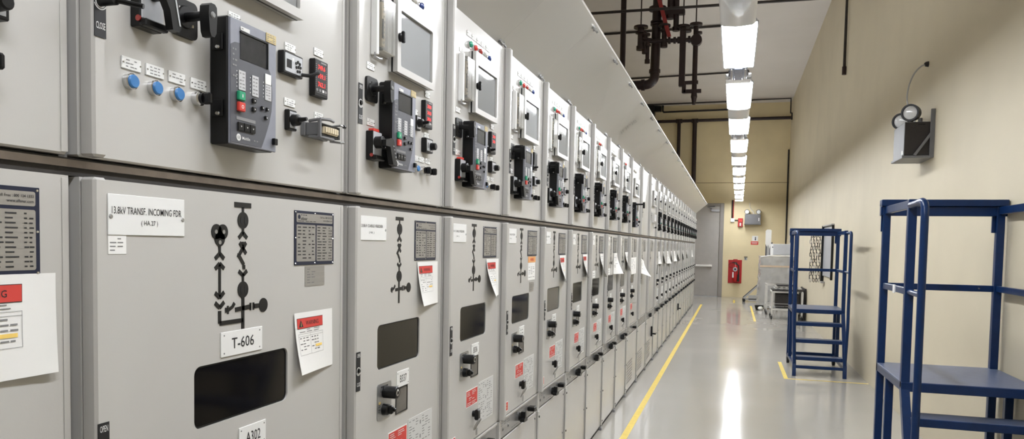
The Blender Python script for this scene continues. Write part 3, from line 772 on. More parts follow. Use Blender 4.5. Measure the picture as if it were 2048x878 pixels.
# ------------------------------------------------------------------ the row
Y0 = 0.8671512
specs = [dict(W=.65), dict(W=.80)]+[dict(W=.65)]*8+[dict(W=.80)]*3+[dict(W=.65)]*15
ys = [Y0-.65]
for s in specs[:-1]: ys.append(ys[-1]+s['W'])
YEND = ys[-1]+.65
ORD = ['first', 'second', 'third', 'fourth', 'fifth', 'sixth', 'seventh', 'eighth', 'ninth', 'tenth', 'eleventh', 'twelfth', 'thirteenth', 'fourteenth', 'fifteenth']
INC = [('13.8kV TRANSF. INCOMING FDR', .04, .95, .52, .70), ('( HA.27 )', .40, .62, .22, .38)]
C = lambda **k: k
rows = [
 ('grey switchgear cubicle cut off by the left edge of the photo', C(leds='grdcb', qo=.017, cap=True)),
 ('wide grey switchgear cubicle labelled T-606 over its dark window', C(kind='incomer', off=.07, key=True, label=INC, qc=True, win=(.263, .560, 1.048, 1.164), py=.583, itag=(.627, 1.294), tag1=('T-606', .335, 1.172, .130, .048), tag2=('A302', .39, .975, .088, .048))),
 ('grey switchgear cubicle tagged B337, next after the wide T-606 one', C(cap=True, digits=['388', '388', '384'], tag1=('B337', .316, .972, .084, .048))),
 ('grey switchgear cubicle directly beyond B337, black window over its red label', C(cap=True, digits=['38', '38'], tag1=('B336', .314, .972, .082, .048))),
 ('grey switchgear cubicle with orange sticker under its rating plate', C(itag=(.475, 1.172), tag1=('', .314, .972, .082, .048))),
 ('grey switchgear cubicle just beyond the one with the orange sticker', C(glass=WINGREY, tag1=('', .314, .972, .082, .048))),
 ('grey switchgear cubicle, second beyond the orange-stickered one', C(tag1=('', .314, .972, .082, .048))),
 ('grey switchgear cubicle, third beyond the orange-stickered one', C(leds='crdc', tag2=('', .17, 1.172, .12, .05), tag1=('', .314, .972, .082, .048))),
 ('grey switchgear cubicle, fourth beyond the orange-stickered one, grey indicator lamps', C(leds='cccc', tag2=('', .17, 1.172, .12, .05), tag1=('', .314, .972, .082, .048))),
 ('grey switchgear cubicle, fifth beyond the orange-stickered one, two red lamps', C(leds='crd', glass=WINGREY, tag1=('', .314, .972, .082, .048))),
 ('grey switchgear cubicle with long protruding switch grip, beside the blank cubicle', C(kind='coupler', leds='cccc', glass=WINGREY, label='', vent=True, bk=False, instr=False, tag1=('', .314, .972, .082, .048))),
 ('grey switchgear cubicle with blank upper door and plain lower doors', C(kind='blank', leds='', win=None, label='', mech=False, red=False, instr=False, lock=False, stk=False, vent=True, bk=False, bb=False)),
 ('grey switchgear cubicle with a black handle on its vented bottom door', C(kind='metering', leds='c', win=None, label='', mech=False, red=False, instr=False, lock=False, stk=False, vent=True, bb=False, lever=(.62, .38))),
]
for k in range(15):
    rows.append(('slim grey far cubicle, %s beyond the one with the vented handle door' % ORD[k], C(leds='cc', ttb=False, label='' if k % 2 else 'scribble', red=False, stk=False, glass=WINGREY if k % 2 else WINGLASS, lever=(.35, .34) if k == 6 else None)))
for (lab, sp), s, y in zip(rows, specs, ys): cubicle(y, s['W'], lab, sp)
# end panel of the row
tag(link('end_panel', MB().box(-FX-1.2, -FX-.002, YEND+.001, YEND+.02, 0, 2.2, PAINT, .002).mesh('end_panel')), 'grey steel end panel closing the far end of the cubicle row', 'panel')
# orange sticker of the fourth cubicle is its own part
def m_orange():
    b = MB(); b.box(0, .001, 0, .135, .084, .112, ORANGEP); b.text('WARNING', .0014, .035, .10, .091, .105, REDP); b.box(0, .001, .0, .13, 0, .083, PAPER); b.lines(.0013, .01, .12, .01, .066, 7, INKG, 3, .4, 3); return b
for o in bpy.data.objects:
    if o.get('label') == rows[4][0]: put('warning_sticker', 'or', m_orange, o, 0, .448, 1.228, 'orange-headed warning sticker')
# paper notices
notice(ys[0], .434, 1.346, .190, .142, .007, -.02, 'white warning sheet under the blue-edged plate at the left photo edge', 1, corner='r')
notice(ys[1], .582, 1.236, .163, .138, .019, .02, 'white warning sheet with red header on the T-606 cubicle', 2)
notice(ys[2], .453, 1.338, .163, .136, .022, .03, 'white warning sheet with red header on the B337 cubicle', 3)
notice(ys[3], .470, 1.338, .160, .150, .045, .0, 'white red-headed sheet on the cubicle beyond B337', 4)
notice(ys[5], .455, 1.340, .160, .150, .045, .0, 'white red-headed sheet just beyond the orange sticker', 5)
notice(ys[6], .470, 1.340, .165, .150, .045, .0, 'white red-headed sheet second beyond the orange sticker', 6)
notice(ys[7], .46, 1.340, .16, .17, .06, .0, 'curling white sheet third beyond the orange sticker', 7, False, False)
notice(ys[8], .47, 1.340, .175, .17, .06, -.08, 'white sheet peeling rightward, fourth beyond the orange sticker', 8, False, False, 'r')
notice(ys[9], .46, 1.345, .19, .17, .06, .0, 'white sheet fifth beyond the orange sticker', 9, False, False)
notice(ys[10], .20, 1.29, .42, .16, .01, .0, 'pale flat sheet on the cubicle beside the blank one', 10, False, False)
notice(ys[11], .06, 1.30, .40, .17, .09, -.2, 'tilted white sheet hanging on the blank cubicle', 11, False, False, 'r', -.15)
for k in (0, 1, 2, 3, 4, 5, 7, 9, 12):
    notice(ys[13+k], .47+(.05 if k % 2 else 0), 1.335, .19, .16+.01*(k % 3), .03+.012*(k % 3), .0, 'white sheet on the %s slim cubicle beyond the one with the vented handle door' % ORD[k], 20+k, False, False, 'l' if k % 2 else 'r')
for i, t in ((2, 'on the B337 cubicle lock'), (3, 'on the lock just beyond the B337 cubicle'), (4, 'below the orange-stickered cubicle\'s red label'), (5, 'one cubicle beyond the orange sticker'), (6, 'two cubicles beyond the orange sticker'), (7, 'three cubicles beyond the orange sticker'), (8, 'four cubicles beyond the orange sticker'), (9, 'five cubicles beyond the orange sticker')):
    key_ring(ys[i], .340, .735, 'steel key ring with two keys hanging '+t)
# ------------------------------------------------------------------ deflector hood above the row
hood = tag(empty('deflector_hood', (-FX, YB+.1, 2.215)), 'long sloping grey sheet-metal hood above the cubicle row', 'hood')
def hood_bolt(y, t, dz=0):
    x = -.025+.29*t; z = .0+.243*t; n = Vector((.642, 0, -.766)); p = Vector((x, y, z))+n*.002
    return MB().rod(p, p+n*.024, .0045, STEEL, n=8).rod(p, p+n*.006, .010, STEEL, n=6)
edges = [YB+.1]+[y for y in ys]+[YEND]
for i in range(len(edges)-1):
    a = edges[i]-edges[0]; c = edges[i+1]-edges[0]
    b = MB(); n = (.0021, -.0021)
    p = [(-.025, 0), (.265, .243), (.265-.004, .243+.004), (-.029, .004)]
    b.prism(p, a+.0002, c-.0002, PLATE, 'y'); b.prism([(.262, .243), (.265, .243), (.265, .256), (.262, .256)], a+.0002, c-.0002, PLATE, 'y')
    pa = part('sheet', b, hood)
    if i == 9:
        mat('faded_stencil', (92, 88, 82), .6, var=.25, scale=60); s = MB(); vs, fs = text_geo('N  N - N7')
        u = Vector((.766, .10, .642)).normalized(); w_ = Vector((-.06, .997, -.06*.838)).normalized(); o_ = Vector((.06+.003, a+.25, .0712-.0036))
        s.add([tuple(o_+u*(.15*A)+w_*(.11*B)) for A, B in vs], [tuple(reversed(f)) for f in fs], MATS['faded_stencil']); part('stencil', s, pa, 'faded grey stencilled letters')
    for t in (.05, .95):
        for d in (-.02, .02): part('bolt', hood_bolt(c+d, t), pa)
# gap filler rail between cubicle tops and hood
tag(link('hood_rail', MB().box(-FX-.06, -FX-.022, YB+.1, YEND, 2.2048, 2.214, SEAM).mesh('hood_rail')), 'dark rail between the cubicle tops and the sloping hood', 'rail')
# ------------------------------------------------------------------ ceiling lights in a row down the aisle
ZL = 2.70
def light(Ys, k):
    """near end at Ys; bright diffuser 1.04 m; odd/even fixtures face each other"""
    xx = -.012+.0058*(Ys-4.6); flip = k % 2
    root = tag(empty('batten_light', (xx, Ys, ZL)), '', 'ceiling light', 'row of lit batten lights over the aisle')
    w = .1; LE = 1.04 if k < 10 else .62
    part('housing', MB().prism([(-w-.004, .012), (w+.004, .012), (w*.7, .075), (-w*.7, .075)], -.02, LE+.02, FIXGREY, 'y').box(-w-.006, -w, -.02, LE+.02, -.004, .02, FIXGREY).box(w, w+.006, -.02, LE+.02, -.004, .02, FIXGREY), root)
    part('diffuser', MB().box(-w, w, 0, LE, -.006, .011, TUBEON, .004), root)
    part('added_uplight', MB().box(-w*.6, w*.6, .05, LE-.05, .075, .079, UPLIT, .001), root)  # emitting top face added to lift the dark ceiling
    if k == 10: pass
    elif not flip:
        part('gear_tray', MB().box(-.062, .062, 1.06, 1.46, .0, .05, GEAR, .004).box(-.03, .03, 1.07, 1.44, -.010, 0, GEAR, .004).box(-.055, -.042, 1.1, 1.45, -.008, 0, STEEL, .002).box(.042, .055, 1.1, 1.45, -.008, 0, STEEL, .002).box(-.072, .072, 1.22, 1.36, .004, .02, DGREY, .003), root)
        part('end_cover', MB().box(-.098, .098, 1.45, 1.61, .0, .045, LENSCOV, .006), root)
    else:
        part('end_cover', MB().prism([(-.098, 0), (-.08, -.012), (0, -.018), (.08, -.012), (.098, 0), (.098, .03), (.07, .05), (-.07, .05), (-.098, .03)], 1.06, 1.60, LENSCOV, 'y'), root)
        part('reflector', MB().prism([(-.075, .002), (-.05, .03), (.05, .03), (.075, .002), (.078, .004), (.052, .034), (-.052, .034), (-.078, .004)], 1.07, 1.59, WHITE, 'y').box(-.05, .05, 1.30, 1.32, -.004, .03, STEEL, .002), root)
    for y in (.2, LE-.14): part('suspension_wire', MB().rod((0, y, .07), (0, y, ZC-ZL+.003), .0025, STEEL, n=6), root)
    return root
LN = ['nearest and largest lit batten light in the aisle row', 'second lit batten light from the near end', 'third lit batten light from the near end', 'fourth lit batten light from the near end', 'fifth lit batten light from the near end', 'sixth lit batten light from the near end, mid row', 'seventh lit batten light, fifth from the far wall', 'eighth lit batten light, fourth from the far wall', 'ninth lit batten light, third from the far wall', 'lit batten light second from the far wall', 'lit batten light closest to the far wall']
for k in range(-3, 11):
    L = light(4.64+1.645*k, k)
    L['label'] = LN[k] if k >= 0 else ('batten light just above the top of the photo' if k == -1 else 'batten light over the aisle, %s behind the frame top' % ORD[-k-2])
# ------------------------------------------------------------------ blue platform ladders
def ladder(X, Y, W, D, zd, zt, F, label, near):
    root = tag(empty('platform_ladder', (X, Y, 0)), label, 'ladder', 'blue mobile platform ladders')
    p = .019
    for x in (p, W-p):
        part('back_post', MB().box(x-p, x+p, D-2*p, D, .10, zt, BLUE, .003), root)
        part('front_post', MB().box(x-p, x+p, 0, 2*p, zd-.05, zt, BLUE, .003), root)
        part('deck_leg', MB().box(x-p, x+p, D*.58-p, D*.58+p, .12, zd-.044, BLUE, .003), root)
        part('stringer', MB().tube([(x, .02, zd-.03), (x, -F+.01, .12), (x, -F, 0)], p, BLUE, square=True), root)
        part('side_top_rail', MB().box(x-.012, x+.012, .04, D-.04, zt-.042, zt-.002, BLUE, .002), root)
        part('side_mid_rail', MB().box(x-.010, x+.010, .04, D-.04, zd+.415, zd+.447, BLUE, .002), root)
        part('side_base_rail', MB().box(x-.014, x+.014, -F+.02, D-.02, .085, .125, BLUE, .002), root)
        o = -.012 if x < W/2 else .012
        h = MB(); xx = x+o
        h.tube([(x, .02, zt-.03), (xx, -.02, zt-.03), (xx, -F+.05, zt-.025), (xx, -F+.018, zt-.033), (xx, -F+.003, zt-.055), (xx, -F, zt-.10), (xx, -F, .55), (x, -F+.004, .14)], .0165, BLUE, 14)
        hr = part('handrail', h, root)
        part('handrail_stay', MB().rod((x, .01, zd+.431), (xx, -F+.004, zd+.431), .013, BLUE), root)
        part('caster', MB().box(x-.022, x+.022, D-.05, D-.002, .075, .102, STEEL, .003).box(x-.022, x-.016, D-.045, D-.015, .02, .08, STEEL).box(x+.016, x+.022, D-.045, D-.015, .02, .08, STEEL).rod((x-.014, D-.03, .038), (x+.014, D-.03, .038), .037, RUBBER, n=20), root)
        part('hinge_tab', MB().box(x-.025 if x < W/2 else x-.035, x-.019 if x < W/2 else x-.019, D-.012, D+.004, zt-.14, zt-.045, BLUE, .002), root)
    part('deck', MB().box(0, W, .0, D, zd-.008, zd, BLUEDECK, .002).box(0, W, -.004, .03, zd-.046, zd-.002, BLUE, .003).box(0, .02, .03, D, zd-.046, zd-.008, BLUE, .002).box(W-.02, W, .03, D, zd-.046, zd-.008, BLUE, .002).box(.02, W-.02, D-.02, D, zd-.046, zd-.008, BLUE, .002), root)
    part('back_top_channel', MB().box(-.012, W+.012, D-.05, D+.02, zt-.0, zt+.036, BLUE, .003).box(-.012, W+.012, D-.03, D+.012, zt-.052, zt, BLUE, .003), root)
    part('back_mid_rail', MB().box(.02, W-.02, D-.03, D-.006, zd+.413, zd+.447, BLUE, .002).lathe((W*.82, D-.03, zd+.43), (0, -1, 0), [(0, .005), (.002, .004)], CHROME, 10), root)
    part('back_base_rail', MB().box(.02, W-.02, D-.036, D-.010, .105, .145, BLUE, .002), root)
    for z in ([zd*.8, zd*.545, zd*.29]):
        yy = -F*(1-z/zd)
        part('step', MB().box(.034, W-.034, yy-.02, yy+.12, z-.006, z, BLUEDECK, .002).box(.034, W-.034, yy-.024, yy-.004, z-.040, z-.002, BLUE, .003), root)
    part('front_base_rail', MB().box(.034, W-.034, -F+.0, -F+.03, .085, .118, BLUE, .002), root)
    if near: part('white_tag', MB().box(.003, .010, .27, .31, zd+.410, zd+.452, WHITE, .001), root)
    return root
ladder(.785, 3.94, .590, .66, .775, 1.645, .29, 'large blue platform ladder in the right foreground, cropped by the photo edge', True)
ladder(.655, 9.06, .555, .70, .722, 1.615, .29, 'smaller-looking blue platform ladder farther down, inside the yellow tape corner', False)
# ------------------------------------------------------------------ emergency lights
# right wall: x local runs towards the camera; turn so that the front faces the aisle
er = empty('emergency_light', (XW, 6.25, 2.095)); tag(er, 'grey emergency light with twin round lamps high on the right wall', 'emergency light', 'twin-lamp emergency lights')
dx = -.2
part('battery_box', MB().box(dx, -.014, .004, .39, .02, .27, EBOX, .004).box(dx-.002, dx, .02, .07, .03, .06, WHITE), er)
part('side_panel', MB().box(dx+.003, -.016, .0, .004, .024, .266, EBOXD).box(dx+.09, dx+.14, -.001, 0, .245, .252, BLACK), er)
part('tray', MB().box(dx-.012, -.001, -.01, .40, .0, .018, EBOX, .002), er)
for y in (-.02, .395):
    part('bracket_arm', MB().box(-.03, 0, y, y+.014, .0, .36, EBOX, .002), er)
    part('bracket_brace', MB().tube([(dx+.07, y+.006, .018), (-.02, y+.006, .185)], .009, EBOX, square=True), er)
for y, x, zz in ((.05, -.165, .345), (.33, -.175, .325)):
    l = part('lamp_head', MB().rod((x+.02, y, .27), (x+.02, y, .30), .013, BLACK).lathe((x+.045, y+.045, zz), (-.5, -.85, -.05), [(0, .03), (.02, .058), (.075, .064), (.094, .064), (.094, .052), (.078, .050)], BLACK, 26), er)
    part('lens', MB().lathe(Vector((x+.045, y+.045, zz))+Vector((-.5, -.85, -.05)).normalized()*.079, (-.5, -.85, -.05), [(0, .051), (.006, .049), (.011, .034), (.013, .01)], LAMPF, 24), l, 'clear lamp lens')
part('supply_cable', MB().tube(smooth([(-.006, .27, .745), (-.05, .26, .735), (-.10, .25, .68), (-.135, .24, .59), (-.15, .22, .48), (-.13, .19, .37), (-.10, .17, .30), (-.095, .165, .272)]), .006, FIXGREY, 8).tube([(-.07, .10, .272), (-.085, .08, .30), (-.10, .07, .33)], .005, FIXGREY, 6), er)
part('cable_outlet', MB().lathe((-.001, .27, .75), (-1, 0, 0), [(0, .022), (.02, .018), (.03, .010)], CONDUIT, 14), er)
ef = empty('emergency_light', (.255, YF, 2.06)); tag(ef, 'grey emergency light with two lamps on the far wall', 'emergency light', 'twin-lamp emergency lights')
part('battery_box', MB().box(0, .425, -.20, -.014, .02, .29, EBOX, .004).box(.365, .385, -.202, -.2, .10, .19, WHITE), ef)
part('tray', MB().box(-.01, .435, -.215, 0, 0, .018, EBOX, .002), ef)
for x in (.055, .365):
    l = part('lamp_head', MB().rod((x, -.10, .29), (x, -.10, .315), .013, BLACK).lathe((x, -.07, .365), (0, -1, -.1), [(0, .03), (.02, .060), (.07, .066), (.078, .06)], BLACK, 24), ef)
    part('lens', MB().lathe((x, -.147, .357), (0, -1, -.1), [(0, .056), (.006, .054), (.012, .035), (.014, .01)], LAMPF, 24), l, 'clear lamp lens')
part('supply_cable', MB().tube([(.12, -.012, .62), (.13, -.02, .5), (.17, -.03, .42), (.22, -.06, .36), (.24, -.08, .292)], .006, FIXGREY, 6), ef)
# ------------------------------------------------------------------ far door and wall fittings
BARW = mat('panic_bar_metal', (226, 224, 220), .3, metal=.1)
d = empty('door_1', (-1.37, YF, 0)); d['kind'] = 'structure'; d['label'] = 'grey steel door in the far wall, partly behind the cubicles'
part('door_frame', MB().box(-.06, 0, -.06, -.001, 0, 2.66, FRAMEG, .004).box(.95, 1.06, -.06, -.001, 0, 2.66, FRAMEG, .004).box(0, .95, -.06, -.001, 2.58, 2.66, FRAMEG, .004), d)
part('door_leaf', MB().box(.005, .945, -.035, -.002, .012, 2.575, DOORG, .003), d)
part('door_closer', MB().box(.70, .945, -.10, -.036, 2.42, 2.485, FIXGREY, .008).tube([(.72, -.08, 2.50), (.60, -.14, 2.55), (.80, -.06, 2.572)], .010, DGREY, 8), d)
part('panic_bar', MB().rod((.10, -.12, .875), (.755, -.12, .875), .034, BARW, n=18).box(.68, .77, -.125, -.036, .838, .912, BARW, .006).box(.08, .14, -.125, -.036, .838, .912, BARW, .006), d)
part('threshold', MB().box(.0, .95, -.07, -.001, 0, .011, FIXGREY, .002), d)
eb = tag(empty('extinguisher_board', (-.15, YF, .40)), 'red backing board behind the extinguisher on the far wall', 'board')
part('board', MB().box(0, .37, -.022, 0, 0, .66, REDMET, .004), eb); part('hanger_bracket', MB().box(.13, .25, -.06, -.022, .60, .68, REDMET, .004), eb)
fe = tag(empty('fire_extinguisher', (.05, YF-.11, .44)), 'red fire extinguisher with black hose on its board by the door', 'fire extinguisher')
part('cylinder', MB().lathe((0, 0, 0), (0, 0, 1), [(0, .062), (.02, .075), (.40, .075), (.46, .05), (.49, .022)], REDMET, 24), fe)
part('gauge_label', MB().prism(circ(-.01, .36, .06, 20), -.085, -.070, FIXGREY, 'y').prism(circ(-.01, .36, .03, 16), -.088, -.085, INK, 'y'), fe)
part('valve', MB().rod((0, 0, .48), (0, 0, .54), .022, CHROME).box(-.10, .03, -.012, .012, .53, .555, BLACK, .004).tube([(-.04, 0, .545), (-.14, -.01, .53), (-.19, -.01, .48), (-.18, -.01, .42), (-.08, -.02, .40)], .006, RUBBER, 8), fe)
part('hose', MB().tube([(.02, -.02, .52), (.08, -.06, .46), (.09, -.085, .34), (.085, -.09, .2), (.08, -.09, .06)], .017, RUBBER, 10).rod((.08, -.09, .22), (.075, -.09, .02), .028, RUBBER, .036), fe)
part('white_label', MB().box(-.085, -.045, -.082, -.06, .12, .28, WHITE, .004), fe)
mp = tag(empty('alarm_call_point', (.075, YF, 2.0)), 'red manual fire alarm call point left of the far emergency light', 'fire alarm')
part('body', MB().box(0, .13, -.06, 0, 0, .24, REDMET, .006), mp); part('pull_bar', MB().box(.02, .11, -.075, -.06, .13, .20, RED, .006), mp); part('white_handle', MB().box(.045, .085, -.08, -.06, .02, .11, WHITE, .006), mp)
jb = tag(empty('junction_box', (-.13, YF, 2.13)), 'white junction box with a red-taped cable drop on the far wall', 'junction box')
part('box', MB().box(0, .11, -.06, 0, 0, .11, WHITE, .005), jb); part('drop_pipe', MB().rod((.04, -.025, .11), (.04, -.025, .62), .016, PIPE).rod((.072, -.025, .11), (.072, -.025, .62), .012, REDMET), jb); part('link_pipe', MB().rod((.11, -.03, .055), (.204, -.03, .055), .012, PIPE), jb)
sg = tag(empty('prohibition_sign', (.44, YF, 1.50)), 'small white and red sign on the far wall under the emergency light', 'sign')
part('sign_plate', MB().box(.03, .19, -.006, 0, .10, .25, WHITE, .002).box(.0, .20, -.007, 0, 0, .095, REDP, .002), sg)
part('pictogram', MB().box(.105, .135, -.0075, -.006, .125, .185, NAVY).prism(circ(.12, .205, .016, 12), -.0075, -.006, NAVY, 'y').box(.02, .18, -.0085, -.007, .055, .068, INKL).box(.03, .17, -.0085, -.007, .03, .040, INKL), sg)
sw = tag(empty('light_switch', (.28, YF, 1.06)), 'small grey light switch on the far wall right of the extinguisher', 'switch')
part('plate', MB().box(0, .075, -.012, 0, 0, .075, FIXGREY, .003), sw); part('rocker', MB().box(.015, .045, -.018, -.012, .02, .055, DGREY, .002), sw); part('conduit_cap', MB().box(-.01, .085, -.03, 0, .085, .10, CONDUIT, .003), sw)
# ------------------------------------------------------------------ pipes and conduits
def pipe(name, pts, r, label, cat='pipe', m=None, group=None):
    o = link(name, MB().tube(pts, r, m or CONDUIT, 12).mesh(name)); return tag(o, label, cat, group)
YP = 12.0
pa = tag(empty('fire_pipework', (-1.27, YP, ZC)), 'dark fire-suppression riser and valves hanging under the ceiling', 'pipework')
def pp(name, mb, label=None): return part(name, mb.xf(Matrix.Translation((1.27, -YP, -ZC))), pa, label)
def flange(b, p, d, r, t=.03): d = Vector(d); p = Vector(p); return b.rod(p-d*t/2, p+d*t/2, r, PIPE, n=18)
def arc(c, r, a0, a1, n=7): return [(c[0]+r*math.cos(math.radians(a0+(a1-a0)*k/n)), YP, c[1]+r*math.sin(math.radians(a0+(a1-a0)*k/n))) for k in range(n+1)]
b = MB().tube([(-1.262, YP, ZC-.002), (-1.285, YP, 4.12)]+arc((-1.425, 4.08), .145, 0, -90)+[(-1.52, YP, 3.935), (-2.5, YP, 3.935)], .072, PIPE, 16)
for z in (4.9, 4.86): flange(b, (-1.268, YP, z), (0, 0, 1), .10, .025)
flange(b, (-1.284, YP, 4.14), (0, 0, 1), .088, .05); flange(b, (-1.46, YP, 3.935), (1, 0, 0), .088, .05); flange(b, (-1.262, YP, 5.1), (0, 0, 1), .135, .05)
pp('main_riser', b)
b = MB().rod((-1.50, YP-.12, 4.58), (-.60, YP-.12, 4.56), .032, PIPE)
for x in (-1.14, -1.06, -.98, -.92, -.76): flange(b, (x, YP-.12, 4.57), (1, 0, 0), .052, .035)
pp('manifold_pipe', b)
def valve(x, y, z0, z1, r, name='valve'):
    b = MB().rod((x, y, z0), (x, y, z1), r, PIPE); flange(b, (x, y, z1), (0, 0, 1), r*2.3, .03); flange(b, (x, y, z1-(z1-z0)*.25), (0, 0, 1), r*1.7, .03); flange(b, (x, y, z0), (0, 0, 1), r*1.35, .06); return pp(name, b)
valve(-1.50, YP-.12, 4.48, 4.80, .048); valve(-1.43, YP-.12, 4.42, 4.68, .034); valve(-1.39, YP-.12, 4.27, 4.60, .030); valve(-1.14, YP-.12, 4.5, 4.80, .04)
valve(-1.06, YP-.05, 4.95, ZC-.01, .05); valve(-.97, YP-.05, 4.76, ZC-.01, .042)
b = MB().box(-1.20, -.84, YP-.10, YP+.0, 4.97, 5.05, PIPE, .01); pp('valve_bridge', b)
pp('red_strut', MB().tube([(-1.235, YP-.16, 5.22), (-1.06, YP-.16, 4.62)], .030, REDSTRUT, square=True), 'red flat strut')
b = MB().box(-.90, -.81, YP-.17, YP-.08, 3.86, 4.75, PIPE, .006); flange(b, (-.855, YP-.12, 4.77), (0, 0, 1), .10, .03); flange(b, (-.80, YP-.12, 4.70), (0, 0, 1), .07, .03); pp('drop_leg', b)
b = MB().rod((-.665, YP-.12, 3.80), (-.665, YP-.12, 4.76), .038, PIPE); flange(b, (-.665, YP-.12, 4.79), (0, 0, 1), .095, .03); flange(b, (-.63, YP-.12, 4.66), (0, 0, 1), .06, .03); flange(b, (-.655, YP-.12, 4.55), (0, 1, 0), .085, .10); pp('drop_leg', b)
pp('lower_link', MB().box(-.90, -.61, YP-.15, YP-.09, 3.89, 3.94, PIPE, .004).box(-.83, -.56, YP-.15, YP-.09, 3.755, 3.81, PIPE, .004).box(-.85, -.79, YP-.15, YP-.09, 3.76, 3.9, PIPE, .004))
pp('spray_nozzle', MB().rod((-.665, YP-.12, 3.80), (-.665, YP-.12, 3.69), .035, PIPE, .05).rod((-.665, YP-.12, 3.69), (-.665, YP-.12, 3.58), .045, PIPE, .022))
for x in (-1.50, -.665, -.855): pp('hanger_rod', MB().rod((x, YP-.12, 4.8), (x, YP-.12, ZC), .010, PIPE, n=8))
pipe('vertical_pipe', [(-1.84, YP+.3, ZC), (-1.83, YP+.3, 2.9)], .045, 'dark vertical pipe at the left, dropping from the ceiling behind the hood', m=PIPE)
cdt = pipe('conduit', [(-3.2, 11.2, 4.86), (1.30, 11.2, 4.84), (1.362, 11.2, 4.82), (1.362, 11.2, 3.84)], .020, 'dark conduit crossing the aisle and dropping down the right wall', 'conduit', group='conduits under the ceiling')
part('coupling', MB().rod((1.362, 11.2, 3.90), (1.362, 11.2, 3.79), .028, PIPE), cdt)
pipe('conduit', [(-3.2, 14.4, ZC-.03), (.2, 14.3, ZC-.03)], .022, 'dark conduit across the ceiling just behind the fire valves', 'conduit', group='conduits under the ceiling')
pipe('conduit', [(-3.2, 18.35, ZC-.03), (.2, 18.1, ZC-.03)], .020, 'dark conduit across the ceiling crossing the lower riser elbow', 'conduit', group='conduits under the ceiling')
pipe('conduit', [(-3.2, 21.6, 5.40), (.3, 21.5, 5.40), (.36, 21.5, 5.42), (1.33, 21.5, 5.425), (1.33, 21.5, 5.04), (1.365, 21.5, 5.03), (1.365, 21.5, 4.86)], .022, 'dark conduit near the far wall stepping down at the right corner', 'conduit', group='conduits under the ceiling')
pipe('conduit', [(-2.10, 22.1, ZC), (-2.10, 22.1, 5.30), (-2.07, 22.1, 5.27), (.2, 22.1, 5.29)], .028, 'dark conduit lowest under the ceiling against the far wall', 'conduit', group='conduits under the ceiling')
fp = tag(empty('wall_pipe', (-2.05, YF-.1, 5.0)), 'dark horizontal pipe with two drops high on the far wall', 'pipework')
part('horizontal_run', MB().tube([(-.2, 0, 0), (3.44, 0, .01)], .042, PIPE), fp)
for x in (.42, .86): part('drop', MB().tube([(x, -.02, .03), (x+.01, -.02, -1.9), (x+.01, .09, -1.98)], .05 if x < .5 else .062, PIPE), fp)
for x in (.42, .86): part('tee', MB().rod((x-.09, 0, 0), (x+.09, 0, 0), .06, PIPE), fp)
tag(link('cable_riser', MB().box(-2.62, -2.32, YF-.32, YF-.02, 3.0, 5.44, BLACK, .01).box(-2.32, -2.14, YF-.25, YF-.05, 5.28, 5.42, BLACK, .01).mesh('cable_riser')), 'black cable riser in the far left corner under the ceiling', 'cable riser')
pipe('conduit', [(1.36, YF-.02, 4.15), (1.372, YF-.02, 0)], .020, 'dark vertical conduit in the far right corner', 'conduit', group='conduits under the ceiling')
# ------------------------------------------------------------------ floor tape
def tape(x0, x1, y0, y1, label):
    o = link('floor_tape', MB().box(x0, x1, y0, y1, .0002, .0012, TAPEY).mesh('floor_tape')); return tag(o, label, 'floor tape', 'yellow floor tapes')
tape(-.757, -.707, 1.0, 18.87, 'long yellow floor tape running along the cubicle row')
tape(.557, .60, 8.55, 9.77, 'yellow tape left of the far blue ladder')
tape(.557, XW-.002, 8.52, 8.55, 'thin yellow tape across the front of the far blue ladder')
tape(.40, .445, 15.0, 19.0, 'yellow tape strip left of the trolleys')
tape(.01, .06, 19.8, 20.95, 'short yellow tape piece in front of the fire extinguisher')
# ------------------------------------------------------------------ stored things at the far end
cr = tag(empty('wrapped_crate', (.60, 18.3, 0)), 'tall crate wrapped in clear plastic beside the trolleys', 'crate')
part('crate_body', MB().box(.03, .68, .05, 1.2, .05, 1.20, CRATE, .01), cr)
b = MB(); N, K = 14, 20; rg = random.Random(4)
per = []
for (x0, y0, x1, y1) in ((0, 1.23, 0, 0), (0, 0, .71, 0), (.71, 0, .71, 1.23)):
    for k in range(N): per.append((x0+(x1-x0)*k/N, y0+(y1-y0)*k/N))
per.append((.71, 1.23)); vs = []; n = len(per)
for j in range(K+1):
    for (x, y) in per:
        t = 1-j/K; f = .05*t*rg.random()
        vs.append((x+(rg.random()-.5)*.034+(-f if x < .1 else 0), y+(rg.random()-.5)*.034-(f*.6 if y < .1 else 0), .02+1.205*j/K))
fs = [(j*n+i, j*n+i+1, (j+1)*n+i+1, (j+1)*n+i) for j in range(K) for i in range(n-1)]
b.add(vs, fs, WRAP); b.add([(-.01, -.01, 1.225), (.72, -.01, 1.225), (.72, 1.24, 1.225), (-.01, 1.24, 1.225)], [(0, 1, 2, 3)], WRAP); part('plastic_wrap', b, cr)
part('packing_tape', MB().box(-.016, .72, -.018, -.014, .97, 1.01, TAPEB), cr)
part('pallet', MB().box(.0, .70, .03, 1.22, 0, .045, mat('pallet_wood', (150, 132, 104), .7, var=.2)), cr)
b = MB().tube([(-.005, -.005, 1.20), (.2, -.01, 1.235), (.36, -.01, 1.225), (.5, -.005, 1.235), (.715, -.005, 1.225)], .014, PAPER, 8); part('gathered_wrap', b, cr)
wb = tag(empty('white_panel_box', (.84, 18.9, 1.245)), 'white steel enclosure lying on top of the wrapped crate', 'enclosure')
part('body', MB().box(0, .46, 0, .40, 0, .27, WHITE, .006), wb); part('door', MB().box(.05, .455, -.012, 0, .008, .262, FIXGREY, .003), wb); part('lock', MB().lathe((.035, 0, .19), (0, -1, 0), [(0, .014), (.010, .012)], BLACK, 12), wb)
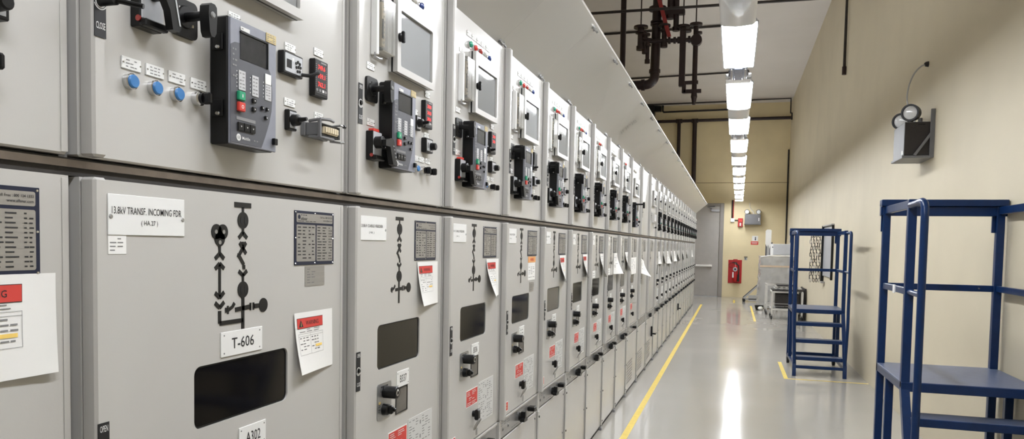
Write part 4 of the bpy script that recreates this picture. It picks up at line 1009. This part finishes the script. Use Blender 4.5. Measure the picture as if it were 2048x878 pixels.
wc = tag(empty('wrapped_post', (.76, 20.1, 0)), 'tall aluminium post with white plastic over its top, behind the crate', 'post')
part('post', MB().box(0, .03, 0, .08, 0, 1.80, DGREY, .003).box(.03, .10, .01, .07, 0, 1.82, ALU, .003).box(.10, .125, 0, .08, 0, 1.80, DGREY, .003), wc)
part('white_wrap', MB().prism([(-.005, 1.52), (.03, 1.44), (.06, 1.50), (.10, 1.40), (.13, 1.55), (.135, 1.86), (.10, 1.88), (.03, 1.885), (-.005, 1.85)], -.012, .095, PAPER, 'y'), wc)
part('clip', MB().box(.125, .17, .03, .05, 1.52, 1.56, DGREY, .003), wc)
ht = tag(empty('hand_truck', (.25, 20.4, 0)), 'grey tilted hand truck against the left side of the crate', 'hand truck')
for y in (0, .35): part('sloped_rail', MB().tube([(.02, y, .09), (.40, y+.02, .46)], .018, ALU, square=True), ht)
part('dark_edge', MB().tube([(.0, 0, .115), (.385, .02, .485)], .010, DGREY, square=True), ht)
part('base_plate', MB().box(.06, .34, 0, .36, .06, .09, ALU, .003).box(.14, .34, .0, .02, .02, .18, ALU, .002), ht)
for y in (.0, .33): part('wheel', MB().rod((.03, y, .04), (.03, y+.03, .04), .04, RUBBER), ht)
bk = tag(empty('black_bucket', (.50, 17.9, 0)), 'black bucket with white rag on the floor beside the crate', 'bucket')
part('bucket', MB().lathe((.08, 0, .0), (0, 0, 1), [(0, .065), (.005, .075), (.10, .10), (.105, .10), (.10, .09), (.02, .07)], BLACK, 22), bk); part('rag', MB().lathe((.10, -.06, .02), (.2, -.2, 1), [(0, .05), (.03, .06), (.06, .045), (.075, .015)], PAPER, 12), bk)
def trolley(X, Y, W, D, Hh, label):
    root = tag(empty('trolley', (X, Y, 0)), label, 'trolley', 'white tube trolleys')
    r = .016
    for y in (0, D):
        part('end_frame', MB().tube([(0, y, .10), (0, y, Hh), (W, y, Hh), (W, y, .10)], r, TROLW, square=True).tube([(0, y, .20), (W, y, .20)], r, TROLW, square=True), root)
    for x in (0, W):
        for z in (.20, Hh): part('side_bar', MB().tube([(x, 0, z), (x, D, z)], r, TROLW, square=True), root)
        for y in (0, D): part('caster', MB().rod((x, y, .10), (x, y, .07), .012, STEEL).rod((x-.012, y+.02, .042), (x+.012, y+.02, .042), .042, RUBBER).box(x-.02, x+.02, y-.01, y+.04, .06, .08, STEEL), root)
    return root
trolley(.745, 15.62, .56, .62, .545, 'front white tube trolley carrying dark equipment')
trolley(.69, 16.75, .56, .62, .63, 'rear white tube trolley, half hidden behind the front one')
bt = tag(empty('breaker_truck', (.82, 15.72, 0)), 'black withdrawable breaker truck inside the front trolley', 'breaker truck')
part('body', MB().box(0, .44, 0, .42, .23, .50, DARKM, .006), bt); part('rails', MB().box(-.02, .46, -.02, .0, .30, .315, STEEL, .002).box(-.02, .46, -.02, 0, .25, .262, STEEL, .002), bt)
part('shelf', MB().box(-.055, .465, -.08, .5, .217, .229, STEEL, .002), bt)
for i, (x0, x1, y0, y1, z0, z1, mm, lb) in enumerate(((.75, 1.33, 15.64, 16.22, .563, .595, DARKM, 'bottom dark panel of the stack on the front trolley'), (.78, 1.30, 15.66, 16.2, .596, .622, ALU, 'grey panel second in the stack on the front trolley'), (.80, 1.22, 15.70, 16.1, .623, .655, CRATE, 'brownish panel third in the trolley stack'), (.84, 1.20, 15.72, 16.1, .656, .682, DARKM, 'top dark panel of the stack on the front trolley'))):
    b = MB().box(0, x1-x0, 0, y1-y0, 0, z1-z0, mm, .004)
    for k in range(4): b.box(.05+k*(x1-x0)*.22, .05+k*(x1-x0)*.22+.05, -.004, .0, (z1-z0)*.3, (z1-z0)*.7, BLACK)
    o = link('metal_panel', b.mesh('metal_panel'), None, (x0, y0, z0)); tag(o, lb, 'panel', 'panels stacked on the trolley')
gp = tag(empty('dark_grille', (1.357, 15.75, 0)), 'dark ribbed grille panel leaning upright between trolleys and right wall', 'grille')
b = MB().box(0, .02, 0, .9, .0, .62, DARKM, .004)
for k in range(12): b.box(-.012, 0, .03+k*.072, .065+k*.072, .03, .59, DARKM, .003)
for k in range(2): b.box(.0, .03, -.01+k*.9, .01+k*.9, 0, .62, DARKM, .003)
part('panel', b, gp)
# ------------------------------------------------------------------ hanging earthing board on the right wall
hb = tag(empty('tool_board', (XW, 11.85, .95)), 'dark-framed tool board with hanging earthing chains on the right wall', 'tool board')
part('backboard', MB().box(-.02, -.002, .03, 1.12, .03, .80, FIXGREY, .003), hb)
for y in (0, 1.12): part('side_post', MB().box(-.034 if y == 0 else -.052, -.002, y, y+.022, .0 if y == 0 else -.06, .83, BLACK, .003), hb)
part('top_rail', MB().box(-.045, -.002, -.01, 1.155, .81, .83, STEEL, .003), hb); part('bottom_tray', MB().box(-.05, -.002, .95, 1.16, -.085, -.06, STEEL, .003), hb)
ch = tag(empty('earthing_chain', (XW-.11, 13.05, .98)), 'bundle of dark chain links hanging on the right wall beside the tool board', 'chain')
rg = random.Random(9)
for s in range(4):
    b = MB()
    for k in range(16):
        y = .02*s; xo = .045*(s-1.5)+.012*math.sin(k*1.7+s); z = .70-.052*k; n = 10; w = .013
        if k % 2: b.tube([(xo+w*math.cos(t)-.02, y, z+.034*math.sin(t)) for t in [2*PI*q/n for q in range(n+1)]], .005, DARKM if (k+s) % 3 else STEEL, 6)
        else: b.tube([(xo-.02, y+.018*math.cos(t), z+.034*math.sin(t)) for t in [2*PI*q/n for q in range(n+1)]], .005, DARKM, 6)
    b.tube([(.112, .02*s, .745), (.045*(s-1.5)-.02, .02*s, .745), (.045*(s-1.5)-.02, .02*s, .73)], .005, STEEL, 6)
    part('chain', b, ch)
# ------------------------------------------------------------------ world and view
w = bpy.data.worlds.new('world'); SC.world = w; w.use_nodes = True
w.node_tree.nodes['Background'].inputs[0].default_value = (.5, .5, .5, 1); w.node_tree.nodes['Background'].inputs[1].default_value = .02
vs_ = SC.view_settings
SC.display_settings.display_device = 'sRGB'
vs_.view_transform = 'Standard'; vs_.look = 'None'; vs_.gamma = 1; vs_.use_curve_mapping = False; vs_.exposure = 0.97
